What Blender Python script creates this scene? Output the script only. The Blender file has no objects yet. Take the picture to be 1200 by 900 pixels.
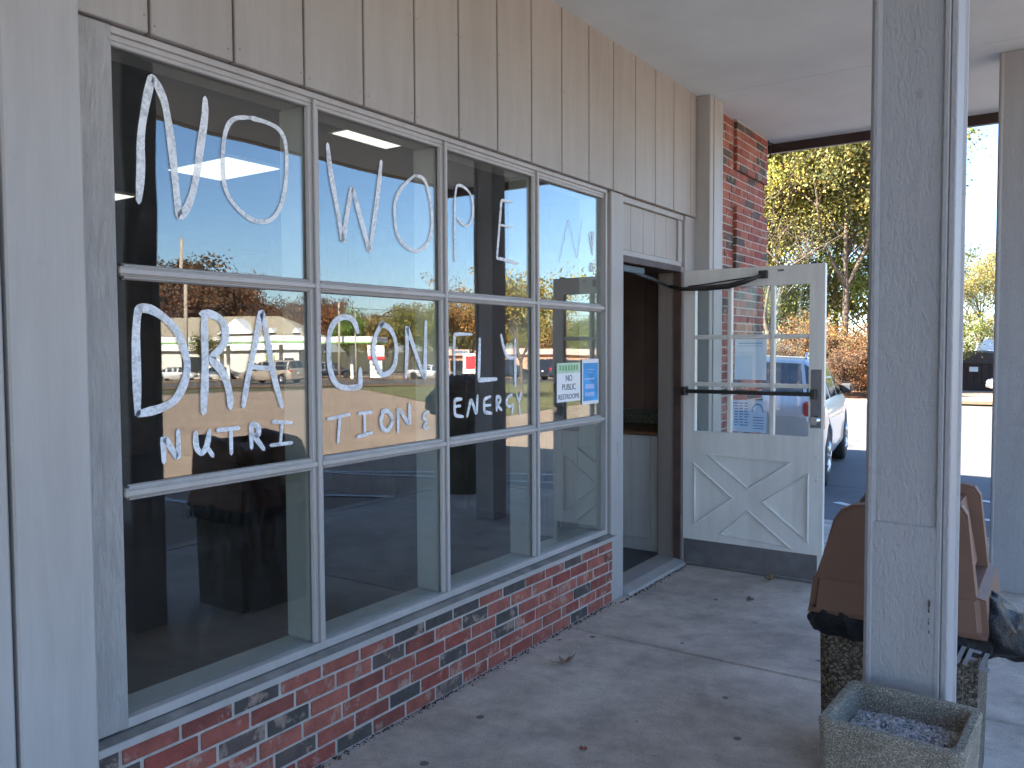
import bpy, bmesh, math, random
from mathutils import Vector, Matrix, geometry
from math import radians as R, pi, sin, cos
random.seed(7)
scene=bpy.context.scene
col=scene.collection
# ------------------------------------------------------------------ helpers
class MB:
    def __init__(s): s.bm=bmesh.new()
    def box(s,x0,x1,y0,y1,z0,z1,mi=0,M=None):
        vs=[s.bm.verts.new(Vector(p)) for p in ((x0,y0,z0),(x1,y0,z0),(x1,y1,z0),(x0,y1,z0),(x0,y0,z1),(x1,y0,z1),(x1,y1,z1),(x0,y1,z1))]
        if M: 
            for v in vs: v.co=M@v.co
        for f in ((0,3,2,1),(4,5,6,7),(0,1,5,4),(1,2,6,5),(2,3,7,6),(3,0,4,7)):
            q=s.bm.faces.new([vs[i] for i in f]); q.material_index=mi
        return s
    def cbox(s,x0,x1,y0,y1,z0,z1,c,mi=0,jit=0.0):
        """box with all edges chamfered by c"""
        b=bmesh.new()
        vs=[b.verts.new(p) for p in ((x0,y0,z0),(x1,y0,z0),(x1,y1,z0),(x0,y1,z0),(x0,y0,z1),(x1,y0,z1),(x1,y1,z1),(x0,y1,z1))]
        for f in ((0,3,2,1),(4,5,6,7),(0,1,5,4),(1,2,6,5),(2,3,7,6),(3,0,4,7)): b.faces.new([vs[i] for i in f])
        bmesh.ops.bevel(b,geom=b.edges[:],offset=c,segments=1,affect='EDGES')
        if jit:
            for v in b.verts: v.co+=Vector([random.uniform(-jit,jit) for _ in range(3)])
        s.merge(b,mi)
        return s
    def merge(s,b,mi=0,M=None):
        mp={}
        for v in b.verts: mp[v]=s.bm.verts.new(M@v.co if M else v.co)
        for f in b.faces:
            try:
                q=s.bm.faces.new([mp[v] for v in f.verts]); q.material_index=mi; q.smooth=f.smooth
            except ValueError: pass
        b.free()
    def prism(s,pts,axis,a,b,mi=0,M=None):
        """polygon pts (2D) extruded along axis from a to b"""
        def P(p,t):
            q={'x':(t,p[0],p[1]),'y':(p[0],t,p[1]),'z':(p[0],p[1],t)}[axis]
            return (M@Vector(q)) if M else Vector(q)
        A=[s.bm.verts.new(P(p,a)) for p in pts]; B=[s.bm.verts.new(P(p,b)) for p in pts]
        n=len(pts)
        for f in [A[::-1],B]+[[A[i],A[(i+1)%n],B[(i+1)%n],B[i]] for i in range(n)]:
            q=s.bm.faces.new(f); q.material_index=mi
        return s
    def tube(s,pts,r,n=8,mi=0,cap=True,smooth=True):
        pts=[Vector(p) for p in pts]; rs=r if isinstance(r,(list,tuple)) else [r]*len(pts)
        rings=[]
        for i,p in enumerate(pts):
            d=(pts[min(i+1,len(pts)-1)]-pts[max(i-1,0)])
            if d.length<1e-9: d=Vector((0,0,1))
            d.normalize()
            a=d.cross(Vector((0,0,1)) if abs(d.z)<.9 else Vector((1,0,0))).normalized(); b=d.cross(a)
            rings.append([s.bm.verts.new(p+(a*cos(2*pi*k/n)+b*sin(2*pi*k/n))*rs[i]) for k in range(n)])
        for i in range(len(rings)-1):
            for k in range(n):
                f=s.bm.faces.new([rings[i][k],rings[i][(k+1)%n],rings[i+1][(k+1)%n],rings[i+1][k]]); f.material_index=mi; f.smooth=smooth
        if cap:
            f=s.bm.faces.new(rings[0]);f.material_index=mi; f=s.bm.faces.new(rings[-1][::-1]);f.material_index=mi
        return s
    def lathe(s,prof,c,axis='x',n=24,mi=0,smooth=True):
        """profile [(t,r)] around axis through c"""
        rings=[]
        for t,r in prof:
            ring=[]
            for k in range(n):
                a=2*pi*k/n
                if axis=='x': p=(c[0]+t,c[1]+r*cos(a),c[2]+r*sin(a))
                elif axis=='y': p=(c[0]+r*cos(a),c[1]+t,c[2]+r*sin(a))
                else: p=(c[0]+r*cos(a),c[1]+r*sin(a),c[2]+t)
                ring.append(s.bm.verts.new(p))
            rings.append(ring)
        for i in range(len(rings)-1):
            for k in range(n):
                f=s.bm.faces.new([rings[i][k],rings[i][(k+1)%n],rings[i+1][(k+1)%n],rings[i+1][k]]); f.material_index=mi; f.smooth=smooth
        for rg in (rings[0],rings[-1]):
            f=s.bm.faces.new(rg); f.material_index=mi
        return s
    def build(s,name,mats,parent=None,smooth=False,bevel=0,fixn=True):
        if fixn: bmesh.ops.recalc_face_normals(s.bm,faces=s.bm.faces[:])
        me=bpy.data.meshes.new(name); s.bm.to_mesh(me); s.bm.free()
        if not isinstance(mats,(list,tuple)): mats=[mats]
        for m in mats: me.materials.append(m)
        if smooth:
            for p in me.polygons: p.use_smooth=True
        o=bpy.data.objects.new(name,me); col.objects.link(o)
        if parent: o.parent=parent
        if bevel:
            b=o.modifiers.new('bev','BEVEL'); b.width=bevel; b.segments=2; b.limit_method='ANGLE'
        return o
def thing(name,label,cat,loc=(0,0,0),rz=0,group=None):
    o=bpy.data.objects.new(name,None); col.objects.link(o); o.location=loc; o.rotation_euler=(0,0,rz)
    o.empty_display_size=.1
    return tag(o,label,cat,group)
def tag(o,label,cat,group=None):
    o['label']=label; o['category']=cat
    if group: o['group']=group
    return o
def struct(o,kind='structure'):
    o['kind']=kind; return o
def copy_tree(o,parent=None):
    c=o.copy(); col.objects.link(c); c.parent=parent
    for ch in list(o.children): copy_tree(ch,c)
    return c
def recolor(o,name,c):
    """object colour drives tintable materials"""
    o.color=(*c,1)
    for ch in o.children: recolor(ch,name,c)
# ------------------------------------------------------------------ materials
def mat(name):
    m=bpy.data.materials.new(name); m.use_nodes=True
    nt=m.node_tree; b=nt.nodes['Principled BSDF']; return m,nt,b
def N(nt,t,**k):
    n=nt.nodes.new(t)
    for a,v in k.items(): setattr(n,a,v)
    return n
def L(nt,a,b): nt.links.new(a,b)
def ramp(nt,fac,stops,interp='LINEAR'):
    r=N(nt,'ShaderNodeValToRGB'); r.color_ramp.interpolation=interp
    e=r.color_ramp.elements
    while len(e)<len(stops): e.new(.5)
    for i,(p,c) in enumerate(stops): e[i].position=p; e[i].color=(*c,1) if len(c)==3 else c
    L(nt,fac,r.inputs[0]); return r
def coords(nt,scale=(1,1,1),kind='Object'):
    t=N(nt,'ShaderNodeTexCoord'); mp=N(nt,'ShaderNodeMapping'); mp.inputs['Scale'].default_value=scale
    L(nt,t.outputs[kind],mp.inputs[0]); return mp.outputs[0]
def noise(nt,vec,scale,detail=4,rough=.5,dist=0):
    n=N(nt,'ShaderNodeTexNoise'); n.inputs['Scale'].default_value=scale; n.inputs['Detail'].default_value=detail
    n.inputs['Roughness'].default_value=rough; n.inputs['Distortion'].default_value=dist
    L(nt,vec,n.inputs['Vector']); return n.outputs[0]
def bump(nt,b,h,strength=.3,dist=.01,prev=None):
    n=N(nt,'ShaderNodeBump'); n.inputs['Strength'].default_value=strength; n.inputs['Distance'].default_value=dist
    L(nt,h,n.inputs['Height'])
    if prev: L(nt,prev,n.inputs['Normal'])
    L(nt,n.outputs[0],b.inputs['Normal']); return n.outputs[0]
def mixc(nt,fac,a,b,mode='MIX'):
    m=N(nt,'ShaderNodeMix',data_type='RGBA',blend_type=mode)
    if isinstance(fac,(int,float)): m.inputs[0].default_value=fac
    else: L(nt,fac,m.inputs[0])
    for s,v in ((6,a),(7,b)):
        if isinstance(v,tuple): m.inputs[s].default_value=(*v,1)
        else: L(nt,v,m.inputs[s])
    return m.outputs[2]
def math_(nt,op,a,b=None):
    m=N(nt,'ShaderNodeMath',operation=op)
    for i,v in enumerate((a,b)):
        if v is None: continue
        if isinstance(v,(int,float)): m.inputs[i].default_value=v
        else: L(nt,v,m.inputs[i])
    return m.outputs[0]
def simple(name,c,rough=.6,metal=0,var=.12,vs=3.0,bs=0,bscale=60,bd=.002,spec=.5,coat=0):
    m,nt,b=mat(name); v=coords(nt)
    n=noise(nt,v,vs,5,.6)
    lo=tuple(x*(1-var) for x in c); hi=tuple(min(1,x*(1+var)) for x in c)
    r=ramp(nt,n,[(.3,lo),(.7,hi)]); L(nt,r.outputs[0],b.inputs['Base Color'])
    b.inputs['Roughness'].default_value=rough; b.inputs['Metallic'].default_value=metal
    b.inputs['Specular IOR Level'].default_value=spec; b.inputs['Coat Weight'].default_value=coat
    if bs: bump(nt,b,noise(nt,v,bscale,4,.6),bs,bd)
    return m
def painted_wood(name,c,gs=(22,22,1.6),bs=.5,bd=.004,rough=.55,orange=.0,streak=1.2,dirt=.15):
    m,nt,b=mat(name); v=coords(nt); vg=coords(nt,gs)
    big=noise(nt,v,1.3,4,.6); 
    r=ramp(nt,big,[(.3,tuple(x*.93 for x in c)),(.7,tuple(x*1.05 for x in c))])
    g=noise(nt,vg,3,6,.65,streak)
    fine=noise(nt,v,9,8,.75)
    d=ramp(nt,fine,[(.62,(0,0,0)),(.74,(1,1,1))])
    f=math_(nt,'MULTIPLY',d.outputs[0],dirt)
    base=mixc(nt,f,r.outputs[0],tuple(x*.45 for x in (c[0],c[1]*.95,c[2]*.88)))
    g2=ramp(nt,g,[(.2,(.94,.94,.94)),(.6,(1,1,1))])
    base=mixc(nt,1.0,base,g2.outputs[0],'MULTIPLY')
    wm=noise(nt,coords(nt,(5,5,.45)),2.2,5,.65,.4); wr=ramp(nt,wm,[(.38,(.92,.91,.90)),(.58,(1,1,1))]); base=mixc(nt,1.0,base,wr.outputs[0],'MULTIPLY')
    L(nt,base,b.inputs['Base Color']); b.inputs['Roughness'].default_value=rough
    p=bump(nt,b,g,bs,bd)
    if orange: bump(nt,b,noise(nt,coords(nt,(1,1,.40)),95,3,.6,.9),orange,.005,p)
    return m
PAINT=(.40,.39,.385)
M={}
M['board']=painted_wood('painted_board',PAINT,bs=.35,bd=.003)
M['siding']=painted_wood('painted_siding',(.365,.342,.325),gs=(30,30,1.2),bs=.35,bd=.003,dirt=.22)
M['rough']=painted_wood('rough_sawn_board',PAINT,gs=(14,14,3.2),bs=1.0,bd=.010,streak=2.5,dirt=.5)
M['post']=painted_wood('post_paint',(.345,.35,.365),gs=(20,20,6),bs=.5,bd=.004,orange=.75,dirt=.45)
M['frame']=painted_wood('window_frame_paint',(.43,.415,.41),gs=(3,3,3),bs=.06,bd=.001,rough=.4,dirt=.12)
M['inner']=simple('inner_frame_paint',(.55,.56,.52),.5,var=.06)
M['doorpaint']=painted_wood('door_paint',(.76,.755,.73),gs=(10,10,1),bs=.12,bd=.002,rough=.38,dirt=.18)
M['soffit']=simple('soffit_paint',(.67,.73,.75),.8,var=.09,vs=1.1,bs=.15,bscale=120)
M['seam']=simple('seam',(.25,.23,.2),.9)
M['brown']=simple('brown_metal',(.035,.018,.014),.45,var=.2)
M['darkwood']=simple('dark_stained_jamb',(.075,.042,.034),.6,var=.35,vs=8,bs=.2)
M['taupe']=painted_wood('jamb_taupe',(.26,.22,.195),gs=(30,30,1.2),bs=.5)
M['mortar']=simple('mortar',(.42,.395,.37),.95,var=.2,vs=20,bs=.5,bscale=150,bd=.003)
M['steel']=simple('brushed_steel',(.32,.32,.33),.32,.9,var=.15,vs=14,bs=.05)
M['kick']=simple('kick_plate',(.20,.20,.215),.42,.6,var=.25,vs=7)
M['darkmetal']=simple('dark_bronze_metal',(.045,.042,.042),.4,.5,var=.2,vs=10)
M['chrome']=simple('chrome',(.7,.7,.7),.15,1,var=.02)
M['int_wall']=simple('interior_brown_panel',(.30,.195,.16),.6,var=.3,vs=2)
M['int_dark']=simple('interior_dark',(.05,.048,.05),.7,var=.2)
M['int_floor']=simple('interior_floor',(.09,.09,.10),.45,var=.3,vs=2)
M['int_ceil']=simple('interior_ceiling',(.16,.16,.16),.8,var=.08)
M['cab']=painted_wood('cabinet_white',(.74,.73,.70),gs=(30,3,1),bs=.3)
M['ctop']=simple('butcher_block',(.22,.11,.055),.4,var=.35,vs=10)
M['granite']=simple('speckled_backsplash',(.18,.19,.15),.3,var=.7,vs=70)
M['black']=simple('black_rubber',(.015,.015,.016),.75,var=.2)
M['white']=simple('white_paint',(.75,.75,.74),.5,var=.05)
M['paper']=simple('paper',(.80,.82,.84),.8,var=.02)
M['ink']=simple('ink',(.07,.075,.10),.7,var=.05)
M['blueink']=simple('blue_print',(.13,.30,.62),.6,var=.15,vs=5)
M['bluepale']=simple('pale_blue_print',(.36,.50,.78),.7,var=.1,vs=9)
M['green']=simple('green_print',(.22,.42,.20),.7,var=.1)
M['red']=simple('red_panel',(.55,.03,.04),.5,var=.1)
# brick
m,nt,b=mat('face_brick'); M['brick']=m
g=N(nt,'ShaderNodeNewGeometry'); rnd=g.outputs['Random Per Island']
rc=ramp(nt,rnd,[(0,(.30,.088,.066)),(.2,(.36,.115,.085)),(.36,(.28,.066,.052)),(.52,(.32,.10,.075)),(.66,(.22,.062,.05)),(.76,(.105,.08,.072)),(.88,(.075,.066,.062))],'CONSTANT')
v=coords(nt); n1=noise(nt,v,14,5,.7); n2=noise(nt,v,55,4,.7)
add=N(nt,'ShaderNodeVectorMath',operation='ADD'); L(nt,v,add.inputs[0]); L(nt,rnd,add.inputs[1])
n3=noise(nt,add.outputs[0],8.5,4,.7)
pm=ramp(nt,n3,[(.56,(0,0,0)),(.63,(1,1,1))])
cream=ramp(nt,n2,[(.3,(.34,.19,.15)),(.6,(.46,.37,.31))])
c1=mixc(nt,math_(nt,'MULTIPLY',pm.outputs[0],.6),rc.outputs[0],cream.outputs[0])
dk=ramp(nt,n1,[(.3,(.62,.62,.62)),(.65,(1.12,1.1,1.08))])
L(nt,mixc(nt,1.0,c1,dk.outputs[0],'MULTIPLY'),b.inputs['Base Color']); b.inputs['Roughness'].default_value=.85
p=bump(nt,b,n2,.6,.004); bump(nt,b,n1,.4,.006,p)
# concrete walk
m,nt,b=mat('walk_concrete'); M['walk']=m; v=coords(nt)
a=noise(nt,v,.9,5,.65,.3); c=noise(nt,v,5,7,.75); d=noise(nt,v,160,3,.8)
ra=ramp(nt,a,[(.32,(.37,.32,.28)),(.52,(.54,.475,.42)),(.72,(.68,.61,.54))])
rcn=ramp(nt,c,[(.35,(.70,.70,.70)),(.65,(1.12,1.12,1.12))])
x=mixc(nt,1.0,ra.outputs[0],rcn.outputs[0],'MULTIPLY')
vo=N(nt,'ShaderNodeTexVoronoi'); vo.inputs['Scale'].default_value=4.2; L(nt,v,vo.inputs['Vector'])
vn=N(nt,'ShaderNodeMath',operation='SUBTRACT'); L(nt,vo.outputs['Distance'],vn.inputs[0]); 
L(nt,math_(nt,'MULTIPLY',noise(nt,v,30,2,.5),.06),vn.inputs[1])
sp=ramp(nt,vn.outputs[0],[(.03,(1,1,1)),(.05,(0,0,0))])
x=mixc(nt,math_(nt,'MULTIPLY',sp.outputs[0],.72),x,(.05,.048,.048))
s2=ramp(nt,noise(nt,coords(nt,(1,.7,1)),2.2,6,.7,.8),[(.6,(0,0,0)),(.74,(1,1,1))])
x=mixc(nt,math_(nt,'MULTIPLY',s2.outputs[0],.5),x,(.12,.115,.11))
sd=ramp(nt,d,[(.3,(.72,.72,.72)),(.7,(1.22,1.22,1.22))])
x=mixc(nt,1.0,x,sd.outputs[0],'MULTIPLY')
L(nt,x,b.inputs['Base Color']); b.inputs['Roughness'].default_value=.88
p=bump(nt,b,d,.35,.003); bump(nt,b,c,.3,.006,p)
# asphalt
def asphalt(name,c,line=0):
    m,nt,b=mat(name); v=coords(nt)
    a=noise(nt,v,.25,5,.6,.4); d=noise(nt,v,90,3,.8); e=noise(nt,coords(nt,(1,1,1)),1.7,6,.7,.5)
    r1=ramp(nt,a,[(.3,tuple(x*.85 for x in c)),(.7,tuple(x*1.12 for x in c))])
    r2=ramp(nt,d,[(.3,(.7,.7,.7)),(.7,(1.25,1.25,1.25))]); x=mixc(nt,1.0,r1.outputs[0],r2.outputs[0],'MULTIPLY')
    r3=ramp(nt,e,[(.35,(.88,.88,.88)),(.6,(1.04,1.04,1.04))]); x=mixc(nt,1.0,x,r3.outputs[0],'MULTIPLY')
    # tar cracks
    vo=N(nt,'ShaderNodeTexVoronoi',feature='DISTANCE_TO_EDGE'); vo.inputs['Scale'].default_value=.16
    wv=N(nt,'ShaderNodeVectorMath',operation='ADD'); L(nt,v,wv.inputs[0]); L(nt,math_(nt,'MULTIPLY',noise(nt,v,.6,5,.7),2.5),wv.inputs[1]); L(nt,wv.outputs[0],vo.inputs['Vector'])
    ck=ramp(nt,vo.outputs['Distance'],[(.004,(1,1,1)),(.009,(0,0,0))])
    x=mixc(nt,math_(nt,'MULTIPLY',ck.outputs[0],.55),x,tuple(q*.45 for q in c))
    L(nt,x,b.inputs['Base Color']); b.inputs['Roughness'].default_value=.92; bump(nt,b,d,.4,.004); return m
M['lot']=asphalt('lot_asphalt',(.29,.215,.155)); M['lotdark']=asphalt('shade_toned_lot_asphalt',(.125,.122,.125)); M['road']=asphalt('road_asphalt',(.085,.078,.075))  # side lot gets a darker copy, building shade deepened in its colour
M['line']=simple('worn_line_paint',(.55,.55,.53),.8,var=.35,vs=14)
M['linefaded']=simple('faded_line_paint',(.24,.24,.235),.85,var=.3,vs=10)
def groundcover(name,c1,c2,c3):
    m,nt,b=mat(name); v=coords(nt)
    a=noise(nt,v,.35,6,.7,.3); d=noise(nt,v,9,5,.8)
    r=ramp(nt,a,[(.3,c1),(.5,c2),(.7,c3)]); r2=ramp(nt,d,[(.3,(.55,.55,.55)),(.7,(1.35,1.35,1.35))])
    L(nt,mixc(nt,1.0,r.outputs[0],r2.outputs[0],'MULTIPLY'),b.inputs['Base Color']); b.inputs['Roughness'].default_value=1; bump(nt,b,d,1,.05); return m
M['verge']=groundcover('dry_verge',(.17,.085,.04),(.16,.095,.045),(.13,.11,.04))
M['grass']=groundcover('lawn',(.10,.12,.03),(.15,.14,.05),(.07,.10,.025))
M['litter']=groundcover('leaf_litter',(.16,.07,.035),(.22,.10,.045),(.10,.075,.035))
M['forest']=groundcover('forest_floor',(.10,.07,.035),(.07,.075,.03),(.13,.08,.04))
# glass
def glass(name,a,bb,wave,seed,tint=(.93,.96,.95)):
    m,nt,b=mat(name); nt.nodes.remove(b)
    out=nt.nodes['Material Output']
    tr=N(nt,'ShaderNodeBsdfTransparent'); tr.inputs[0].default_value=(*tint,1)
    gl=N(nt,'ShaderNodeBsdfGlossy'); gl.inputs['Roughness'].default_value=0.0; gl.inputs[0].default_value=(1,1,1,1)
    lw=N(nt,'ShaderNodeLayerWeight'); lw.inputs[0].default_value=.5
    p=math_(nt,'POWER',lw.outputs['Facing'],3.2)
    f=math_(nt,'ADD',math_(nt,'MULTIPLY',p,bb),a)
    t=N(nt,'ShaderNodeTexCoord'); mp=N(nt,'ShaderNodeMapping'); mp.inputs['Location'].default_value=(seed*3.1,seed*7.7,seed*1.3); L(nt,t.outputs['Object'],mp.inputs[0])
    n=noise(nt,mp.outputs[0],2.2,1,.4)
    bp=N(nt,'ShaderNodeBump'); bp.inputs['Strength'].default_value=1; bp.inputs['Distance'].default_value=wave; L(nt,n,bp.inputs['Height'])
    L(nt,bp.outputs[0],gl.inputs['Normal'])
    # faint grime
    df=N(nt,'ShaderNodeBsdfDiffuse'); df.inputs[0].default_value=(.5,.5,.5,1)
    gn=noise(nt,coords(nt,(1,2.5,1)),7,6,.75,.6); gr_=ramp(nt,gn,[(.50,(0,0,0)),(.8,(1,1,1))])
    mx=N(nt,'ShaderNodeMixShader'); L(nt,math_(nt,'MINIMUM',f,1.0),mx.inputs[0]); L(nt,tr.outputs[0],mx.inputs[1]); L(nt,gl.outputs[0],mx.inputs[2])
    m2=N(nt,'ShaderNodeMixShader'); L(nt,math_(nt,'MULTIPLY',gr_.outputs[0],.035),m2.inputs[0]); L(nt,mx.outputs[0],m2.inputs[1]); L(nt,df.outputs[0],m2.inputs[2])
    L(nt,m2.outputs[0],out.inputs[0]); return m
# window marker paint, streaky
m,nt,b=mat('window_marker_paint'); M['marker']=m
v=coords(nt,(1,1,1)); s=noise(nt,v,85,4,.7,.6)
L(nt,ramp(nt,s,[(.3,(.70,.76,.84)),(.6,(.86,.90,.95))]).outputs[0],b.inputs['Base Color']); b.inputs['Roughness'].default_value=.8
al=ramp(nt,math_(nt,'ADD',math_(nt,'MULTIPLY',s,.5),math_(nt,'MULTIPLY',noise(nt,coords(nt),16,4,.6,.8),.5)),[(.36,(.55,.55,.55)),(.54,(.95,.95,.95))]); L(nt,al.outputs[0],b.inputs['Alpha'])
m,nt,b=mat('wiped_marker_haze'); M['haze_marker']=m; b.inputs['Base Color'].default_value=(.75,.78,.8,1); b.inputs['Alpha'].default_value=.35
# leaves, tinted by object colour
m,nt,b=mat('leaf'); M['leaf']=m
oi=N(nt,'ShaderNodeObjectInfo'); g=N(nt,'ShaderNodeNewGeometry')
rr=ramp(nt,g.outputs['Random Per Island'],[(0,(.45,.5,.5)),(.5,(1,1,1)),(.85,(1.5,1.25,.9)),(1,(1.9,1.35,.8))])
cc=mixc(nt,1.0,oi.outputs['Color'],rr.outputs[0],'MULTIPLY')
cn=noise(nt,coords(nt,(1,1,1)),.55,3,.6); cr=ramp(nt,cn,[(.35,(.7,.8,.8)),(.65,(1.35,1.15,.9))])
cc=mixc(nt,1.0,cc,cr.outputs[0],'MULTIPLY')
L(nt,cc,b.inputs['Base Color']); b.inputs['Roughness'].default_value=.6; b.inputs['Specular IOR Level'].default_value=.3
tl=N(nt,'ShaderNodeBsdfTranslucent'); L(nt,cc,tl.inputs[0]); mx=N(nt,'ShaderNodeMixShader'); mx.inputs[0].default_value=.35
L(nt,b.outputs[0],mx.inputs[1]); L(nt,tl.outputs[0],mx.inputs[2]); L(nt,mx.outputs[0],nt.nodes['Material Output'].inputs[0])
M['bark']=simple('bark',(.10,.075,.055),.95,var=.4,vs=6,bs=.8,bscale=12,bd=.03)
M['paintcar']=None
m,nt,b=mat('car_paint'); M['carpaint']=m; oi=N(nt,'ShaderNodeObjectInfo'); L(nt,oi.outputs['Color'],b.inputs['Base Color']); b.inputs['Roughness'].default_value=.32; b.inputs['Metallic'].default_value=.35; b.inputs['Coat Weight'].default_value=.6; b.inputs['Coat Roughness'].default_value=.05
M['carglass']=simple('car_glass',(.02,.024,.028),.06,0,var=.05,spec=1.0)
M['tail']=simple('tail_light_lens',(.45,.02,.02),.15,var=.1,coat=.8)
M['head']=simple('head_light_lens',(.7,.7,.72),.1,.4,var=.05)
M['plastic']=simple('dark_trim_plastic',(.04,.04,.042),.6,var=.1)
M['alloy']=simple('alloy_rim',(.62,.62,.63),.3,.7,var=.05)
M['plate']=simple('licence_plate',(.6,.62,.6),.5,var=.05)
M['hood']=simple('brown_moulded_plastic',(.17,.09,.06),.6,var=.12,vs=5,bs=.15,bscale=200,bd=.001)
M['bag']=simple('black_bin_bag',(.012,.012,.014),.36,var=.2,spec=.25)
_b=M['bag'].node_tree; bump(_b,_b.nodes['Principled BSDF'],noise(_b,coords(_b),26,5,.7,1.5),.9,.012)
M['bagprint']=simple('grey_bag_print',(.22,.23,.26),.5,var=.2,vs=30)
def aggregate(name,dark,mid,light,scale=120):
    m,nt,b=mat(name); v=coords(nt); vo=N(nt,'ShaderNodeTexVoronoi'); vo.inputs['Scale'].default_value=scale; L(nt,v,vo.inputs['Vector'])
    sep=N(nt,'ShaderNodeSeparateColor'); L(nt,vo.outputs['Color'],sep.inputs[0])
    r=ramp(nt,sep.outputs[0],[(0,dark),(.35,mid),(.7,light),(.93,tuple(min(1,x*1.5) for x in light))])
    dd=ramp(nt,vo.outputs['Distance'],[(.2,(1,1,1)),(.7,(.5,.5,.5))]); x=mixc(nt,1.0,r.outputs[0],dd.outputs[0],'MULTIPLY')
    n=noise(nt,v,6,4,.7); r2=ramp(nt,n,[(.3,(.7,.7,.66)),(.7,(1.1,1.1,1.1))]); x=mixc(nt,1.0,x,r2.outputs[0],'MULTIPLY')
    L(nt,x,b.inputs['Base Color']); b.inputs['Roughness'].default_value=.9
    inv=math_(nt,'SUBTRACT',1.0,vo.outputs['Distance']); bump(nt,b,inv,.9,.006); return m
M['aggr']=aggregate('exposed_aggregate',(.06,.045,.03),(.15,.12,.09),(.27,.23,.18),150)
M['urn']=aggregate('tan_aggregate',(.30,.27,.215),(.42,.38,.31),(.55,.50,.42),360)
M['ledge']=simple('grimy_ledge_paint',(.20,.19,.18),.8,var=.35,vs=9)
M['gravel']=simple('ash_gravel',(.40,.40,.41),.9,var=.85,vs=90)
GA,GB,WAVE,LAMP=.088,.68,1.0,.20
SUN,SUN_EL,SKY,EXPO=5.0,37,.066,3.05
SX,SY=2.8,4.0
SUN_ROT=-145
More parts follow.
